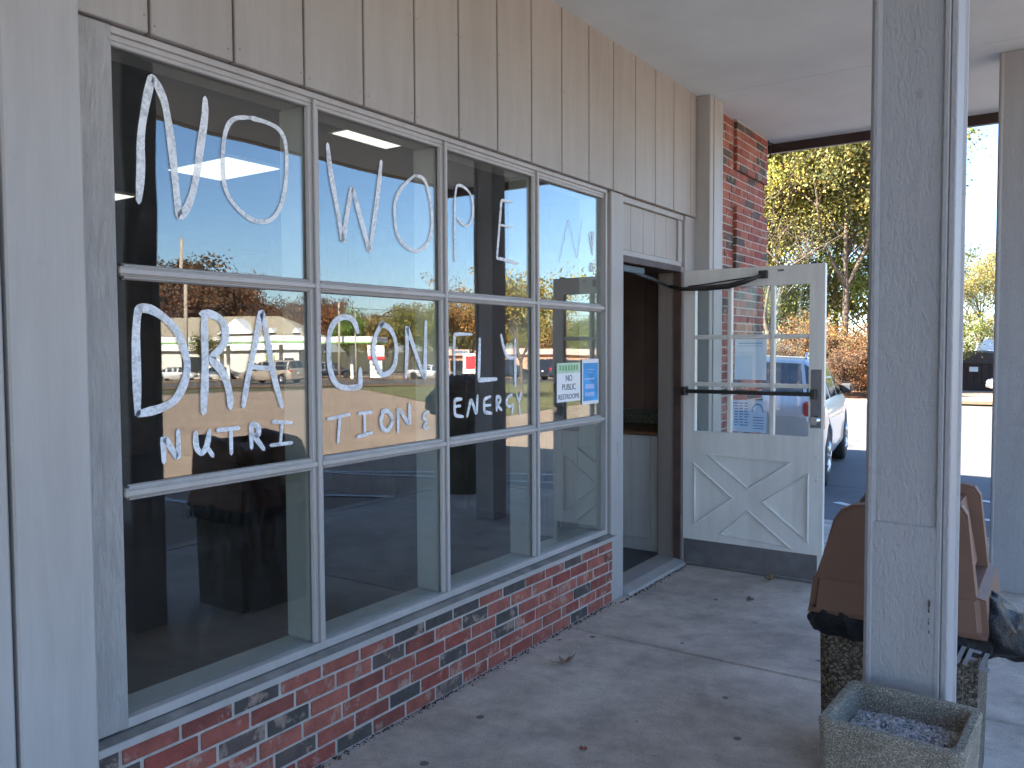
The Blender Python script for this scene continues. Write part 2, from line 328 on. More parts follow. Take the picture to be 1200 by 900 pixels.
STROKES_SRC='''
STROKES=[[[0,2],0.026,[[[1.38,1.93],[1.39,2.02],[1.39,2.12],[1.41,2.22],[1.42,2.26],[1.43,2.3],[1.45,2.28],[1.47,2.24],[1.48,2.19],[1.49,2.12],[1.5,2.01],[1.51,1.9],[1.54,1.93],[1.57,2.01],[1.59,2.13],[1.61,2.23],[1.61,2.28]]]],[[0,2],0.016,[[[1.78,2.26],[1.73,2.25],[1.7,2.23],[1.68,2.19],[1.67,2.12],[1.67,2.04],[1.69,1.98],[1.76,1.93],[1.82,1.92],[1.87,1.94],[1.91,2.0],[1.93,2.1],[1.93,2.21],[1.9,2.25],[1.85,2.26],[1.8,2.26],[1.77,2.26]]]],[[1,2],0.022,[[[2.12,2.24],[2.13,2.15],[2.16,2.03],[2.19,1.89],[2.21,1.99],[2.24,2.11],[2.27,2.03],[2.33,1.87],[2.35,1.96],[2.38,2.1],[2.4,2.23]]]],[[1,2],0.016,[[[2.6,2.21],[2.53,2.16],[2.48,2.1],[2.47,2.03],[2.49,1.94],[2.56,1.9],[2.63,1.9],[2.7,1.96],[2.71,2.06],[2.69,2.15],[2.66,2.21],[2.59,2.21]]]],[[2,2],0.013,[[[2.86,1.88],[2.86,2.08],[2.87,2.2],[2.89,2.22],[2.95,2.21],[2.99,2.18],[3.0,2.1],[2.97,2.05],[2.93,2.04],[2.88,2.07]]]],[[2,2],0.016,[[[3.31,2.2],[3.22,2.2],[3.21,2.12],[3.18,1.92],[3.24,1.92],[3.36,1.91]],[[3.21,2.08],[3.31,2.08]]]],[[3,2],0.009,[[[3.75,1.95],[3.85,2.19],[3.94,1.98],[4.0,2.2]]]],[[3,2],0.014,[[[4.08,2.14],[4.1,2.08],[4.12,2.02]],[[4.11,2.15],[4.12,2.05]],[[4.13,2.15],[4.12,2.06]],[[4.13,1.95],[4.12,1.94],[4.12,1.93],[4.11,1.93],[4.11,1.93],[4.1,1.93],[4.1,1.94],[4.09,1.95],[4.1,1.96],[4.1,1.97],[4.11,1.97],[4.11,1.97],[4.12,1.97],[4.12,1.96],[4.13,1.95]]]],[[0,1],0.027,[[[1.36,1.31],[1.36,1.43],[1.36,1.55],[1.37,1.62],[1.41,1.62],[1.46,1.59],[1.5,1.55],[1.52,1.49],[1.53,1.44],[1.51,1.38],[1.48,1.34],[1.43,1.32],[1.36,1.31]]]],[[0,1],0.028,[[[1.58,1.3],[1.59,1.42],[1.59,1.52],[1.59,1.6]],[[1.58,1.61],[1.62,1.61],[1.66,1.59],[1.67,1.55],[1.66,1.51],[1.61,1.47],[1.66,1.42],[1.68,1.35],[1.68,1.31]]]],[[0,1],0.024,[[[1.73,1.31],[1.75,1.4],[1.79,1.54],[1.81,1.63],[1.83,1.56],[1.85,1.43],[1.89,1.3]],[[1.76,1.44],[1.86,1.43]]]],[[0,1],0.02,[[[1.44,1.16],[1.44,1.24],[1.49,1.16],[1.49,1.25]]]],[[0,1],0.02,[[[1.55,1.24],[1.55,1.19],[1.57,1.17],[1.59,1.19],[1.6,1.24]],[[1.59,1.19],[1.61,1.16]]]],[[0,1],0.02,[[[1.63,1.24],[1.71,1.24]],[[1.68,1.23],[1.68,1.16]]]],[[0,1],0.02,[[[1.76,1.17],[1.76,1.25],[1.79,1.24],[1.79,1.21],[1.77,1.21],[1.81,1.16]]]],[[0,1],0.02,[[[1.85,1.25],[1.93,1.24]],[[1.89,1.24],[1.88,1.17]],[[1.84,1.17],[1.93,1.17]]]],[[1,1],0.024,[[[2.26,1.56],[2.24,1.61],[2.18,1.62],[2.13,1.59],[2.11,1.54],[2.11,1.44],[2.13,1.38],[2.17,1.35],[2.27,1.35],[2.27,1.42]]]],[[1,1],0.022,[[[2.4,1.6],[2.36,1.56],[2.34,1.5],[2.35,1.45],[2.39,1.39],[2.46,1.41],[2.48,1.49],[2.46,1.56],[2.42,1.59],[2.38,1.59],[2.4,1.6]]]],[[1,1],0.022,[[[2.53,1.38],[2.54,1.49],[2.54,1.59],[2.61,1.44],[2.65,1.37],[2.66,1.61]]]],[[1,1],0.018,[[[2.1,1.24],[2.21,1.25]],[[2.16,1.24],[2.15,1.15]]]],[[1,1],0.018,[[[2.26,1.25],[2.33,1.25]],[[2.29,1.25],[2.29,1.17]],[[2.25,1.16],[2.33,1.17]]]],[[1,1],0.018,[[[2.45,1.21],[2.44,1.19],[2.43,1.18],[2.42,1.17],[2.41,1.17],[2.39,1.18],[2.38,1.2],[2.38,1.22],[2.39,1.23],[2.39,1.25],[2.41,1.25],[2.42,1.25],[2.43,1.24],[2.44,1.23],[2.45,1.21]]]],[[1,1],0.018,[[[2.48,1.16],[2.48,1.26],[2.55,1.18],[2.55,1.27]]]],[[1,1],0.014,[[[2.67,1.23],[2.64,1.22],[2.64,1.2],[2.66,1.19],[2.64,1.17],[2.65,1.16],[2.67,1.16]]]],[[2,1],0.016,[[[2.85,1.38],[2.85,1.56],[2.98,1.56]],[[2.85,1.48],[2.94,1.48]]]],[[2,1],0.022,[[[3.04,1.54],[3.03,1.37],[3.03,1.35],[3.17,1.35]]]],[[2,1],0.02,[[[3.21,1.56],[3.23,1.5],[3.26,1.45],[3.32,1.45]],[[3.33,1.54],[3.33,1.45],[3.33,1.31]]]],[[2,1],0.018,[[[2.9,1.27],[2.85,1.27],[2.85,1.2],[2.91,1.19]],[[2.85,1.24],[2.89,1.24]]]],[[2,1],0.018,[[[2.94,1.19],[2.97,1.27],[3.01,1.19],[3.02,1.28]]]],[[2,1],0.018,[[[3.12,1.27],[3.07,1.26],[3.07,1.2],[3.13,1.19]],[[3.07,1.23],[3.12,1.23]]]],[[2,1],0.018,[[[3.17,1.2],[3.17,1.27],[3.2,1.26],[3.2,1.24],[3.17,1.23],[3.21,1.2]]]],[[2,1],0.016,[[[3.3,1.27],[3.26,1.26],[3.25,1.23],[3.27,1.21],[3.31,1.22],[3.3,1.18]]]],[[2,1],0.014,[[[3.34,1.27],[3.36,1.23],[3.38,1.28]],[[3.36,1.23],[3.37,1.17]]]]]
'''
# ================================================================== THE SHOP
YE=7.02        # far end of the building
shop=thing('shop_building','single storey brick and painted board shop with a covered walkway and one door standing open','shop building')
W0,W1=1.29,4.235                       # window opening along y
ZT,Z1,Z2,ZB=2.375,1.722,1.085,.437
YM=[2.036,2.768,3.50]
def mpart(mb,name,m,parent=shop,**k): return mb.build(name,m,parent,**k)
# --- bricks
def brick_run(mb,y0,y1,z0,z1,xf,bl=.180,bh=.0525,j=.0098,depth=.09,off0=0):
    k=0; z=z0
    while z<z1-.01:
        h=min(bh,z1-z); y=y0-((k+off0)%2)*(bl+j)/2-random.choice((0,0,.03,.06))
        while y<y1-.005:
            a=max(y,y0); c=min(y+bl,y1)
            if c-a>.012:
                jx=random.uniform(-.0018,.0022)
                mb.cbox(xf-depth,xf+jx,a+random.uniform(0,.0015),c-random.uniform(0,.0015),z+random.uniform(-.001,.001),z+h+random.uniform(-.001,.001),.0022,0,.0006)
            y+=bl+j
        z+=bh+j; k+=1
mb=MB(); brick_run(mb,-3.2,4.27,.004,.372,.016)
mb.box(-.12,.0125,-3.2,4.268,-.1,.371,1); mpart(mb,'brick_knee_wall',[M['brick'],M['mortar']])
mb=MB(); brick_run(mb,5.78,YE,.004,3.236,.035)
brick_run(mb,6.25,YE,2.86,3.236,.062,depth=.03,off0=1); brick_run(mb,6.25,YE,2.10,2.58,.062,depth=.03,off0=1)
mb.box(-.25,.0315,5.78,YE-.006,-.1,3.24,1)
mb.box(.0310,.0585,6.254,YE-.006,2.862,3.238,1); mb.box(.0310,.0585,6.254,YE-.006,2.103,2.578,1)
mpart(mb,'brick_end_wall',[M['brick'],M['mortar']])
# return of the brick end wall round the corner (faces the car park)
mb=MB()
z=.004;k=0
while z<3.22:
    x=-9.0+(k%2)*.107
    while x<-.07:
        if x+.203<.0: mb.box(x,x+.203,YE-.05,YE+.006,z,z+.0572,0)
        x+=.2135
    z+=.0677;k+=1
mb.box(-9,-.252,YE-.1,YE-.003,-.1,3.24,1)
mpart(mb,'brick_gable_wall',[M['brick'],M['mortar']])
# --- siding
mb=MB(); ys=[-3.2+.287*i for i in range(0,60)]
gs=[1.395-.287*i for i in range(0,17)][::-1]+[1.395+.2875*i for i in range(1,15)]
gs=[g for g in gs if g<5.45]+[5.53]
for a,c in zip(gs[:-1],gs[1:]):
    mb.cbox(-.01,.022,a+.0045,c-.0045,2.402,3.25,.003)
mb.box(-.04,-.004,gs[0],5.53,2.39,3.25,1)
for a in gs[:-1]:
    for z in (2.44,2.83,3.20):
        for dy in (.018,.268):
            zz=z+random.uniform(-.012,.012); yy=a+dy+random.uniform(-.004,.004)
            if yy<5.5: mb.lathe([(0,.0035),(.0012,.003)],(.0222,yy,zz),'x',8,2)
mpart(mb,'board_siding',[M['siding'],M['darkwood'],M['taupe']])
# short board above the head, under siding
mb=MB(); mb.cbox(-.02,.010,5.36,5.53,.02,2.398,.003); mpart(mb,'door_side_board',M['board'])
# posts and trims
mb=MB(); mb.cbox(-.03,.118,5.535,5.60,.0,3.24,.004); mb.cbox(.0,.124,5.602,5.775,.0,3.24,.004); mpart(mb,'corner_trim_post',M['board'])
mb=MB(); mb.cbox(-.10,.012,4.265,4.42,.0,2.398,.004); mb.box(-.09,-.012,4.236,4.2645,.40,2.39); mpart(mb,'door_jamb_board',M['board'])
mb=MB(); mb.cbox(.012,.016,4.335,4.36,.86,.94,.001) ; mpart(mb,'patch_plate',M['board'])
mb=MB(); mb.cbox(-.03,.008,1.10,1.288,.412,2.398,.004); mpart(mb,'rough_trim_board',M['rough'])
mb=MB(); mb.cbox(.0,.10,.955,1.15,.0,3.24,.005); mb.cbox(-.02,.094,.72,.947,.0,3.24,.005); mb.cbox(-.02,.100,.50,.714,0,3.24,.005)
mpart(mb,'wall_pilaster',M['board'])
# the near run of wall behind the viewer's left shoulder
mb=MB()
for i in range(15):
    a=-3.7+.287*i
    if a<.5: mb.cbox(-.02,.015,a+.004,min(a+.283,.498),.40,2.398,.003)
mb.box(-.06,-.01,-3.8,1.1,.37,2.4,0)
mpart(mb,'board_wall',[M['board']])
# transom over door
mb=MB(); tg=[4.42,4.585,4.76,4.935,5.11,5.285]
for a,c in zip(tg[:-1],tg[1:]): mb.cbox(-.05,-.022,a+.002,c-.002,2.085,2.36,.002)
mb.box(-.07,-.045,4.42,5.30,2.07,2.40,1)
mpart(mb,'transom_panel',[M['siding'],M['darkwood']])
mb=MB(); mb.cbox(-.06,.0,4.422,5.352,2.362,2.397,.004); mb.cbox(-.05,-.008,5.288,5.352,2.075,2.36,.003); mb.cbox(-.06,-.012,4.422,5.352,2.048,2.083,.003)
mpart(mb,'transom_trim',M['board'])
mb=MB(); mb.cbox(-.165,-.062,5.304,5.355,.03,2.046,.003); mb.cbox(-.22,.004,4.422,5.30,2.006,2.046,.002,1); mb.cbox(-.16,.004,5.303,5.358,.0,2.046,.002,0)
mb.cbox(-.04,.009,5.288,5.303,.03,2.006,.001,1); mb.cbox(-.22,-.10,4.405,4.421,.03,2.046,.001,0)
mpart(mb,'door_frame',[M['taupe'],M['darkwood']])
mb=MB(); mb.prism([(-.16,.0),(.055,.0),(.045,.016),(-.02,.036),(-.16,.036)],'y',4.424,5.30); mpart(mb,'threshold',M['board'])
# --- the window
mats=M['frame']
mb=MB()
# outer frame (x from -.17 in to 0)
mb.cbox(-.17,-.012,W0-.03,W1,ZT-.012,ZT+.022,.002)            # head
mb.cbox(-.012,.0,W0,W1+.0,ZT+.004,ZT+.024,.002)
mb.cbox(-.17,-.045,W1-.028,W1-.001,ZB-.012,ZT-.013,.002); mb.cbox(-.0445,-.012,W1-.0145,W1-.001,ZB-.012,ZT-.013,.002)       # right jamb
mb.cbox(-.011,.0,W1-.016,W1-.002,ZB+.002,ZT+.003,.002)
mb.cbox(-.17,-.012,W0-.03,W0-.002,ZB-.012,ZT-.013,.002)        # left jamb
mb.cbox(-.032,-.0115,W0,W1-.016,ZT-.026,ZT-.0125,.003)
mb.cbox(-.036,-.0,W0-.02,W1-.002,ZB-.030,ZB-.001,.003)         # bottom rail
mb.cbox(-.17,-.037,W0-.02,W1-.029,ZB-.032,ZB-.013,.002,0)
window=mpart(mb,'window',mats)
def sub(mb,name,m): return mb.build(name,m,window)
for y in YM:
    mb=MB(); mb.cbox(-.165,-.012,y-.017,y+.017,ZB-.012,ZT-.013,.002)
    mb.cbox(-.0118,.001,y-.0085,y+.0085,ZB-.001,ZT+.003,.003)
    mb.prism([(-.027,y-.018),(-.012,y-.018),(-.0135,y-.0235),(-.020,y-.0265),(-.027,y-.028)],'z',ZB,ZT-.026)
    mb.prism([(-.027,y+.018),(-.012,y+.018),(-.0135,y+.0235),(-.020,y+.0265),(-.027,y+.028)],'z',ZB,ZT-.026)
    sub(mb,'mullion',M['frame'])
ycols=[W0]+YM+[W1-.004]
for z in (Z1,Z2):
    for a,c in zip(ycols[:-1],YM+[W1-.018]):
        mb=MB(); mb.cbox(-.075,-.012,a+.0175,c-.0175,z-.014,z+.014,.002); mb.cbox(-.0118,-.0005,a+.009,c-.009,z-.009,z+.009,.003)
        mb.prism([(-.027,z-.0145),(-.012,z-.0145),(-.0135,z-.019),(-.020,z-.022),(-.027,z-.024)],'y',a+.029,c-.029) if False else None
        for s in (-1,1):
            pr=[(-.027,z+s*.0145),(-.012,z+s*.0145),(-.0135,z+s*.019),(-.020,z+s*.022),(-.027,z+s*.0235)]
            mb.prism(pr,'y',a+.029,c-.029)
        sub(mb,'muntin',M['frame'])
# inner light lining of the deep openings
mb=MB()
for y in YM: mb.box(-.168,-.045,y-.0185,y-.0175,ZB,ZT-.02)
mb.box(-.168,-.045,W1-.0302,W1-.0292,ZB,ZT-.02)
mb.box(-.18,-.045,W0-.02,W1-.03,ZB-.0125,ZB-.0105)
sub(mb,'inner_lining',M['inner'])
# sill and apron
mb=MB(); mb.prism([(-.02,.400),(.038,.394),(.038,.372),(-.02,.372)],'y',1.12,4.3); mb.cbox(.018,.0555,-3.2,1.118,.372,.40,.002) if False else None
sl=sub(mb,'sill',M['frame'])
mb=MB(); mb.prism([(-.04,.4045),(.0005,.4045),(.036,.396),(.036,.3945),(-.04,.4000)],'y',1.125,4.262); mb.build('sill_ledge',M['ledge'],window)
# wide apron sill carried on in front of the jamb
rows=[(ZB-.004,Z2-.01),(Z2+.01,Z1-.01),(Z1+.01,ZT-.01)]
exec(STROKES_SRC)
k=0
paint={}
for r_,(z0,z1) in enumerate(rows):
    for c_,(a,c) in enumerate(zip(ycols[:-1],ycols[1:])):
        mb=MB(); y0=a+(.012 if c_ else -.0); y1=c-.012
        mb.box(-.0355,-.0315,y0,y1,z0,z1)
        wave={(0,2):.0026,(0,1):.0006,(1,2):.0006}.get((c_,r_),.0005)
        gm=glass('pane_glass_%d'%k,GA,GB,wave*WAVE,k*1.37)
        p=mb.build('glass_pane',gm,window); k+=1
def ribbon(mb,pl,w,x):
    w=w*.96
    # smooth the hand drawn polyline then sweep a flat brush along it
    P=[Vector((0,a,b)) for a,b in pl]
    if len(P)>2:
        closed=(P[0]-P[-1]).length<.012
        if closed: P[-1]=P[0].copy()
        for it in range(2):
            Q=[P[0]]
            for i in range(1,len(P)-1):
                a_=(P[i]-P[i-1]); b_=(P[i+1]-P[i])
                if a_.length<1e-5 or b_.length<1e-5: Q.append(P[i]); continue
                t=.12 if a_.angle(b_)>1.2 else .25
                t=min(t,.010/max(a_.length,b_.length)) if a_.angle(b_)>1.2 else t
                Q+=[P[i].lerp(P[i-1],t),P[i].lerp(P[i+1],t)]
            Q.append(P[-1]); P=Q
    n=len(P); Ls=[];Rs=[]
    for i in range(n):
        d=(P[min(i+1,n-1)]-P[max(i-1,0)]); 
        if d.length<1e-6: d=Vector((0,0,1))
        d.normalize(); s=Vector((0,-d.z,d.y))
        ww=w/2*(1+.09*sin(i*.6+pl[0][0]*9))
        if i in(0,n-1): ww*=.7
        Ls.append(P[i]+s*ww); Rs.append(P[i]-s*ww)
    capA=P[0]-(P[1]-P[0]).normalized()*w*.4; capB=P[-1]+(P[-1]-P[-2]).normalized()*w*.4
    mk=lambda p,dx: mb.bm.verts.new((x+dx,p.y,p.z))
    f=[mk(p,.0012) for p in Ls]; g=[mk(p,.0012) for p in Rs]; ca=mk(capA,.0012); cb=mk(capB,.0012)
    fb=[mk(p,0) for p in Ls]; gb=[mk(p,0) for p in Rs]
    for i in range(n-1):
        mb.bm.faces.new([f[i],f[i+1],g[i+1],g[i]])
        mb.bm.faces.new([fb[i],fb[i+1],f[i+1],f[i]]); mb.bm.faces.new([g[i],g[i+1],gb[i+1],gb[i]])
    mb.bm.faces.new([f[0],g[0],ca]); mb.bm.faces.new([f[-1],cb,g[-1]])
for idx,(pn,w,pls) in enumerate(STROKES):
    mb=MB()
    for j,pl in enumerate(pls): ribbon(mb,pl,w,-.0310+.00004*idx+.0003*j)
    faint=(idx==6)
    o=mb.build('painted_letter',M['haze_marker'] if faint else M['marker'],window,fixn=False)
# wiped smears around the old letter
# --- the open door, hinged at (0.03, 5.30)
XD0,XD1,YD,TD=.028,.952,5.300,.044
door_l=[(.108,.94),(.858,.90)]
mb=MB()
def rect(x0,x1,z0,z1): return [(x0,z0),(x1,z0),(x1,z1),(x0,z1)]
GX0,GX1,GZ0,GZ1=.108,.860,.925,1.89
tris=[[(.100,.715),(.105,.275),(.385,.492)],[(.185,.775),(.772,.762),(.478,.555)],[(.868,.705),(.868,.250),(.560,.485)],[(.275,.235),(.775,.200),(.480,.425)]]
def face_with_holes(mb,outer,holes,y,flip):
    loops=[[Vector((p[0],p[1],0)) for p in outer]]+[[Vector((p[0],p[1],0)) for p in h] for h in holes]
    t=geometry.tessellate_polygon(loops); flat=[v for l in loops for v in l]
    vs=[mb.bm.verts.new((v.x,y,v.y)) for v in flat]
    for a in t:
        try: mb.bm.faces.new([vs[i] for i in (a if not flip else a[::-1])])
        except ValueError: pass
    out=[];i=0
    for l in loops: out.append(vs[i:i+len(l)]); i+=len(l)
    return out
outer=rect(XD0,XD1,.012,2.012); gl=rect(GX0,GX1,GZ0,GZ1)
Fr=face_with_holes(mb,outer,[gl]+tris,YD,False); Bk=face_with_holes(mb,outer,[gl],YD+TD,True)
for lp,lq in ((Fr[0],Bk[0]),(Fr[1],Bk[1])):
    for i in range(4): mb.bm.faces.new([lp[i],lp[(i+1)%4],lq[(i+1)%4],lq[i]])
for t,ring in zip(tris,Fr[2:]):
    c=Vector((sum(p[0] for p in t)/3,0,sum(p[1] for p in t)/3))
    prev=ring
    for s,dy in ((.975,-.006),(.93,-.008),(.885,.012)):
        r2=[mb.bm.verts.new((c.x+(p[0]-c.x)*s,YD+dy,c.z+(p[1]-c.z)*s)) for p in t]
        for i in range(3): mb.bm.faces.new([prev[i],prev[(i+1)%3],r2[(i+1)%3],r2[i]])
        prev=r2
    mb.bm.faces.new(prev)
door=mb.build('door',M['doorpaint'],shop)
def dsub(mb,name,m,**k): return mb.build(name,m,door,**k)
for x in (.346,.628):
    mb=MB(); mb.cbox(x-.014,x+.014,YD+.002,YD+TD-.002,GZ0,GZ1,.004); dsub(mb,'muntin',M['doorpaint'])
xs=[GX0,.346,.628,GX1]
for z in (1.245,1.562):
    for a,c in zip(xs[:-1],xs[1:]):
        mb=MB(); mb.cbox(a+(.0145 if a>GX0 else 0),c-(.0145 if c<GX1 else 0),YD+.004,YD+TD-.004,z-.014,z+.014,.004); dsub(mb,'muntin',M['doorpaint'])
zs=[GZ0,1.245,1.562,GZ1]
gd=glass('door_glass',.05,.7,.0008,33)
for a,c in zip(xs[:-1],xs[1:]):
    for e,f in zip(zs[:-1],zs[1:]):
        mb=MB(); mb.box(a,c,YD+.020,YD+.024,e,f); dsub(mb,'glass_pane',gd)
mb=MB(); mb.cbox(XD0+.004,XD1-.03,YD-.0025,YD-.0004,.018,.182,.0006); dsub(mb,'kick_plate',M['kick'])
mb=MB(); mb.cbox(XD0,XD1,YD-.012,YD-.001,.004,.0165,.002); dsub(mb,'door_bottom_strip',M['steel'])  # pale strip along the bottom edge of the door
mb=MB(); mb.cbox(.045,.895,YD-.062,YD-.050,1.186,1.212,.004)
dsub(mb,'push_bar',M['darkmetal'])
for x in (.035,.885):
    mb=MB(); mb.cbox(x,x+.028,YD-.066,YD-.0008,1.170,1.228,.003); dsub(mb,'push_bar_bracket',M['darkmetal'])
mb=MB(); mb.cbox(.872,.938,YD-.0022,YD-.0004,.985,1.352,.0006); dsub(mb,'lock_plate',M['kick'])
mb=MB(); mb.lathe([(-.004,.028),(-.010,.030),(-.016,.014),(-.034,.012),(-.038,.022),(-.052,.027),(-.062,.022),(-.066,.0)][:7],(.905,YD,1.035),'y',20); dsub(mb,'door_knob',M['chrome'])
mb=MB(); mb.cbox(.915,.962,YD+.012,YD+.030,1.12,1.17,.002) if False else mb.cbox(XD1+.0004,XD1+.003,YD+.01,YD+.034,.98,1.12,.0006); dsub(mb,'latch_plate',M['steel'])
for z in (.80,.66): 
    mb=MB(); mb.lathe([(-.0005,.010),(-.004,.009),(-.006,.005)],(.915,YD,z+.0),'y',12); dsub(mb,'bolt_cap',M['doorpaint'])
mb=MB(); mb.cbox(.86,.90,YD+.005,YD+.035,2.0125,2.022,.002); dsub(mb,'top_latch',M['darkmetal'])
mb=MB(); mb.cbox(.66,.70,YD-.004,YD-.0005,1.975,1.988,.001); dsub(mb,'latch_slot',M['kick'])
# closer arms
mb=MB()
mb.cbox(.545,.60,YD-.03,YD-.0005,1.935,1.985,.003)
mb.tube([(.57,YD-.03,1.955),(.46,YD-.055,1.915),(.36,YD-.06,1.892),(.20,YD-.07,1.885),(.06,YD-.08,1.885),(-.04,YD-.10,1.905)],[.010,.017,.019,.018,.013,.010],8)
mb.tube([(.55,YD-.02,1.95),(.36,YD-.03,1.932),(.18,YD-.03,1.912),(.07,YD-.03,1.905)],.005,6)
mb.tube([(-.04,YD-.10,1.905),(-.03,4.95,1.93),(-.05,4.62,1.965),(-.05,4.50,1.975)],[.008,.010,.014,.009],8)
mb.tube([(-.04,YD-.10,1.905),(-.07,5.0,1.955),(-.07,4.7,1.98)],.005,6)
mb.cbox(-.09,-.03,4.50,4.80,1.955,2.0,.004)
dsub(mb,'door_closer',M['darkmetal'],smooth=False)
for z in (.25,1.0,1.78):
    mb=MB(); mb.tube([(.016,YD-.006,z),(.016,YD-.006,z+.09)],.006,8); dsub(mb,'hinge',M['taupe'])
# --- soffit, canopy, roof
XC=3.5
mb=MB()
for a,c in ((-14,-1.7),(-1.694,.72),(.726,5.548),(5.554,YE+.18)): mb.box(.0,XC-.1,a,c,3.242,3.26)
mb.box(.0,XC-.1,-14,YE+.18,3.2605,3.30,1)
mpart(mb,'soffit',[M['soffit'],M['seam']])
mb=MB(); mb.cbox(-.3,XC,YE+.181,YE+.235,3.165,3.52,.004); mb.cbox(XC-.099,XC,-14,YE+.18,3.238,3.52,.004); mb.cbox(-.3,XC+.03,YE+.236,YE+.30,3.40,3.53,.01)
mb.cbox(XC+.001,XC+.09,-14,YE+.30,3.40,3.53,.01)
mpart(mb,'fascia',M['brown'])
mb=MB(); mb.prism([(-9.6,3.53),(XC+.05,3.53),(XC+.05,3.57),(-3.0,4.05),(-9.6,3.57)],'y',-14,YE+.26); mpart(mb,'roof',M['brown'])
mb=MB(); mb.tube([(.05,YE+.03,3.24),(.06,YE+.06,3.215),(.05,YE+.10,3.17),(.055,YE+.10,3.10)],.006,6); mb.tube([(.05,YE+.05,3.23),(.14,YE+.12,3.19),(.2,YE+.17,3.19)],.004,6); mb.cbox(.02,.06,YE+.01,YE+.05,3.20,3.24,.004)
mpart(mb,'loose_cable',M['black'])
# porch posts
def porch_post(x,y,wx=.185,wy=.19):
    mb=MB()
    mb.cbox(x+.012,x+wx,y+.010,y+wy-.01,0,3.242,.004)
    mb.cbox(x+.004,x+wx-.012,y+.002,y+wy-.002,0,1.02,.004)
    for (a,b_,c,d) in ((x,x+.022,y-.002,y+wy+.002),):
        mb.cbox(a-.008,b_-.004,c,d,0,3.242,.009)
    mb.cbox(x+wx+.001,x+wx+.013,y+.024,y+wy-.02,0,3.242,.003)
    mb.cbox(x+wx-.018,x+wx-.0035,y+.0005,y+.03,0,3.242,.003)
    mb.cbox(x+wx-.0028,x+wx+.014,y+.0045,y+.05,0,3.242,.003)
    mb.cbox(x+wx-.004,x+wx+.020,y+wy-.03,y+wy,0,3.242,.007)
    return mb.build('porch_post',M['post'],shop)
p1=porch_post(1.768,2.40); 
p2=porch_post(1.835,5.75); 
for yy in (-.95,-4.3,-7.6): porch_post(1.768,yy)
# chips of missing paint on the near post
mb=MB()
for (z,s) in ((.815,.012),(.80,.009),(.765,.006),(.74,.006),(.775,.004)):
    pts=[(1.924+cos(t)*s*.35*random.uniform(.5,1.2),z+sin(t)*s*random.uniform(.6,1.3)) for t in [2*pi*i/7 for i in range(7)]]
    mb.prism(pts,'y',2.3925,2.3935)
mpart(mb,'paint_chip',M['bark'])
mb=MB(); 
for z in (3.10,3.14): mb.tube([(1.955,2.41,z),(1.985,2.405,z-.002),(2.02,2.40,z+.004)],.0022,6)
mpart(mb,'bent_nail',M['darkmetal'])
# rear shell of the building
mb=MB(); mb.box(-9.1,-9.0,-14,YE-.01,-.1,3.53); mb.box(-9.1,0.0,-14.1,-14,-.1,3.53); mb.box(-.2,-.06,-14,-3.2,-.1,3.25)
mpart(mb,'rear_wall',M['mortar'])
# ------------------------------------------------------------------ interior (setting)
def st(mb,name,m): return struct(mb.build(name,m))
mb=MB(); mb.box(-8.9,-.19,-3,YE-.12,-.02,.004); st(mb,'interior_floor',M['int_floor'])
mb=MB(); mb.box(-8.9,-.19,-3,YE-.12,2.70,2.74); st(mb,'interior_ceiling',M['int_ceil'])
mb=MB(); mb.box(-8.8,-8.7,-3,YE-.12,0,2.7); mb.box(-8.7,-.2,-3.1,-3.0,0,2.7); mb.box(-8.7,-.3,YE-.16,YE-.12,0,2.7)
for i in range(14): mb.box(-.62-.1*0,-.6,0,0.001,0,.001) if False else None
st(mb,'interior_wall',M['int_wall'])
mb=MB(); 
for i in range(16): mb.cbox(-.30-.3*(i+1)+.004,-.30-.3*i,6.02,6.05,.0,2.699,.003)
st(mb,'interior_partition',M['int_wall'])
mb=MB(); mb.box(-.19,-.175,-3,4.24,0,.40); mb.box(-.19,-.175,-3,1.27,.40,2.39); mb.box(-.19,-.175,-3,4.40,2.39,2.7); mb.box(-.19,-.175,5.36,YE-.12,0,2.7); mb.box(-.19,-.175,4.40,5.36,2.07,2.7)
st(mb,'interior_front_wall',M['int_wall'])
cb=thing('counter_cabinet','white plank cabinet with a wood top just inside the open door','cabinet',(-.8,5.46,0))
def loc(mb,o,name,m,**k):
    # mesh given in world coordinates, moved into the thing's frame
    M_=o.matrix_basis.inverted() if True else None
    bmesh.ops.transform(mb.bm,matrix=Matrix.Translation(-o.location),verts=mb.bm.verts[:])
    return mb.build(name,m,o,**k)
mb=MB(); x=-1.5
while x<-.215:
    mb.cbox(x+.0015,min(x+.15,-.206),5.46,5.475,.10,.855,.002); x+=.151
mb.box(-1.5,-.208,5.475,5.98,.1,.855); loc(mb,cb,'cabinet_body',M['cab'])
mb=MB(); mb.cbox(-1.5,-.206,5.478,5.98,0.004,.098,.003); loc(mb,cb,'cabinet_base',M['cab'])
mb=MB(); mb.cbox(-1.52,-.2,5.44,6.0,.857,.885,.003); loc(mb,cb,'countertop',M['ctop'])
mb=MB(); mb.cbox(-1.52,-.2,5.985,6.015,.887,1.0,.003); loc(mb,cb,'backsplash',M['granite'])
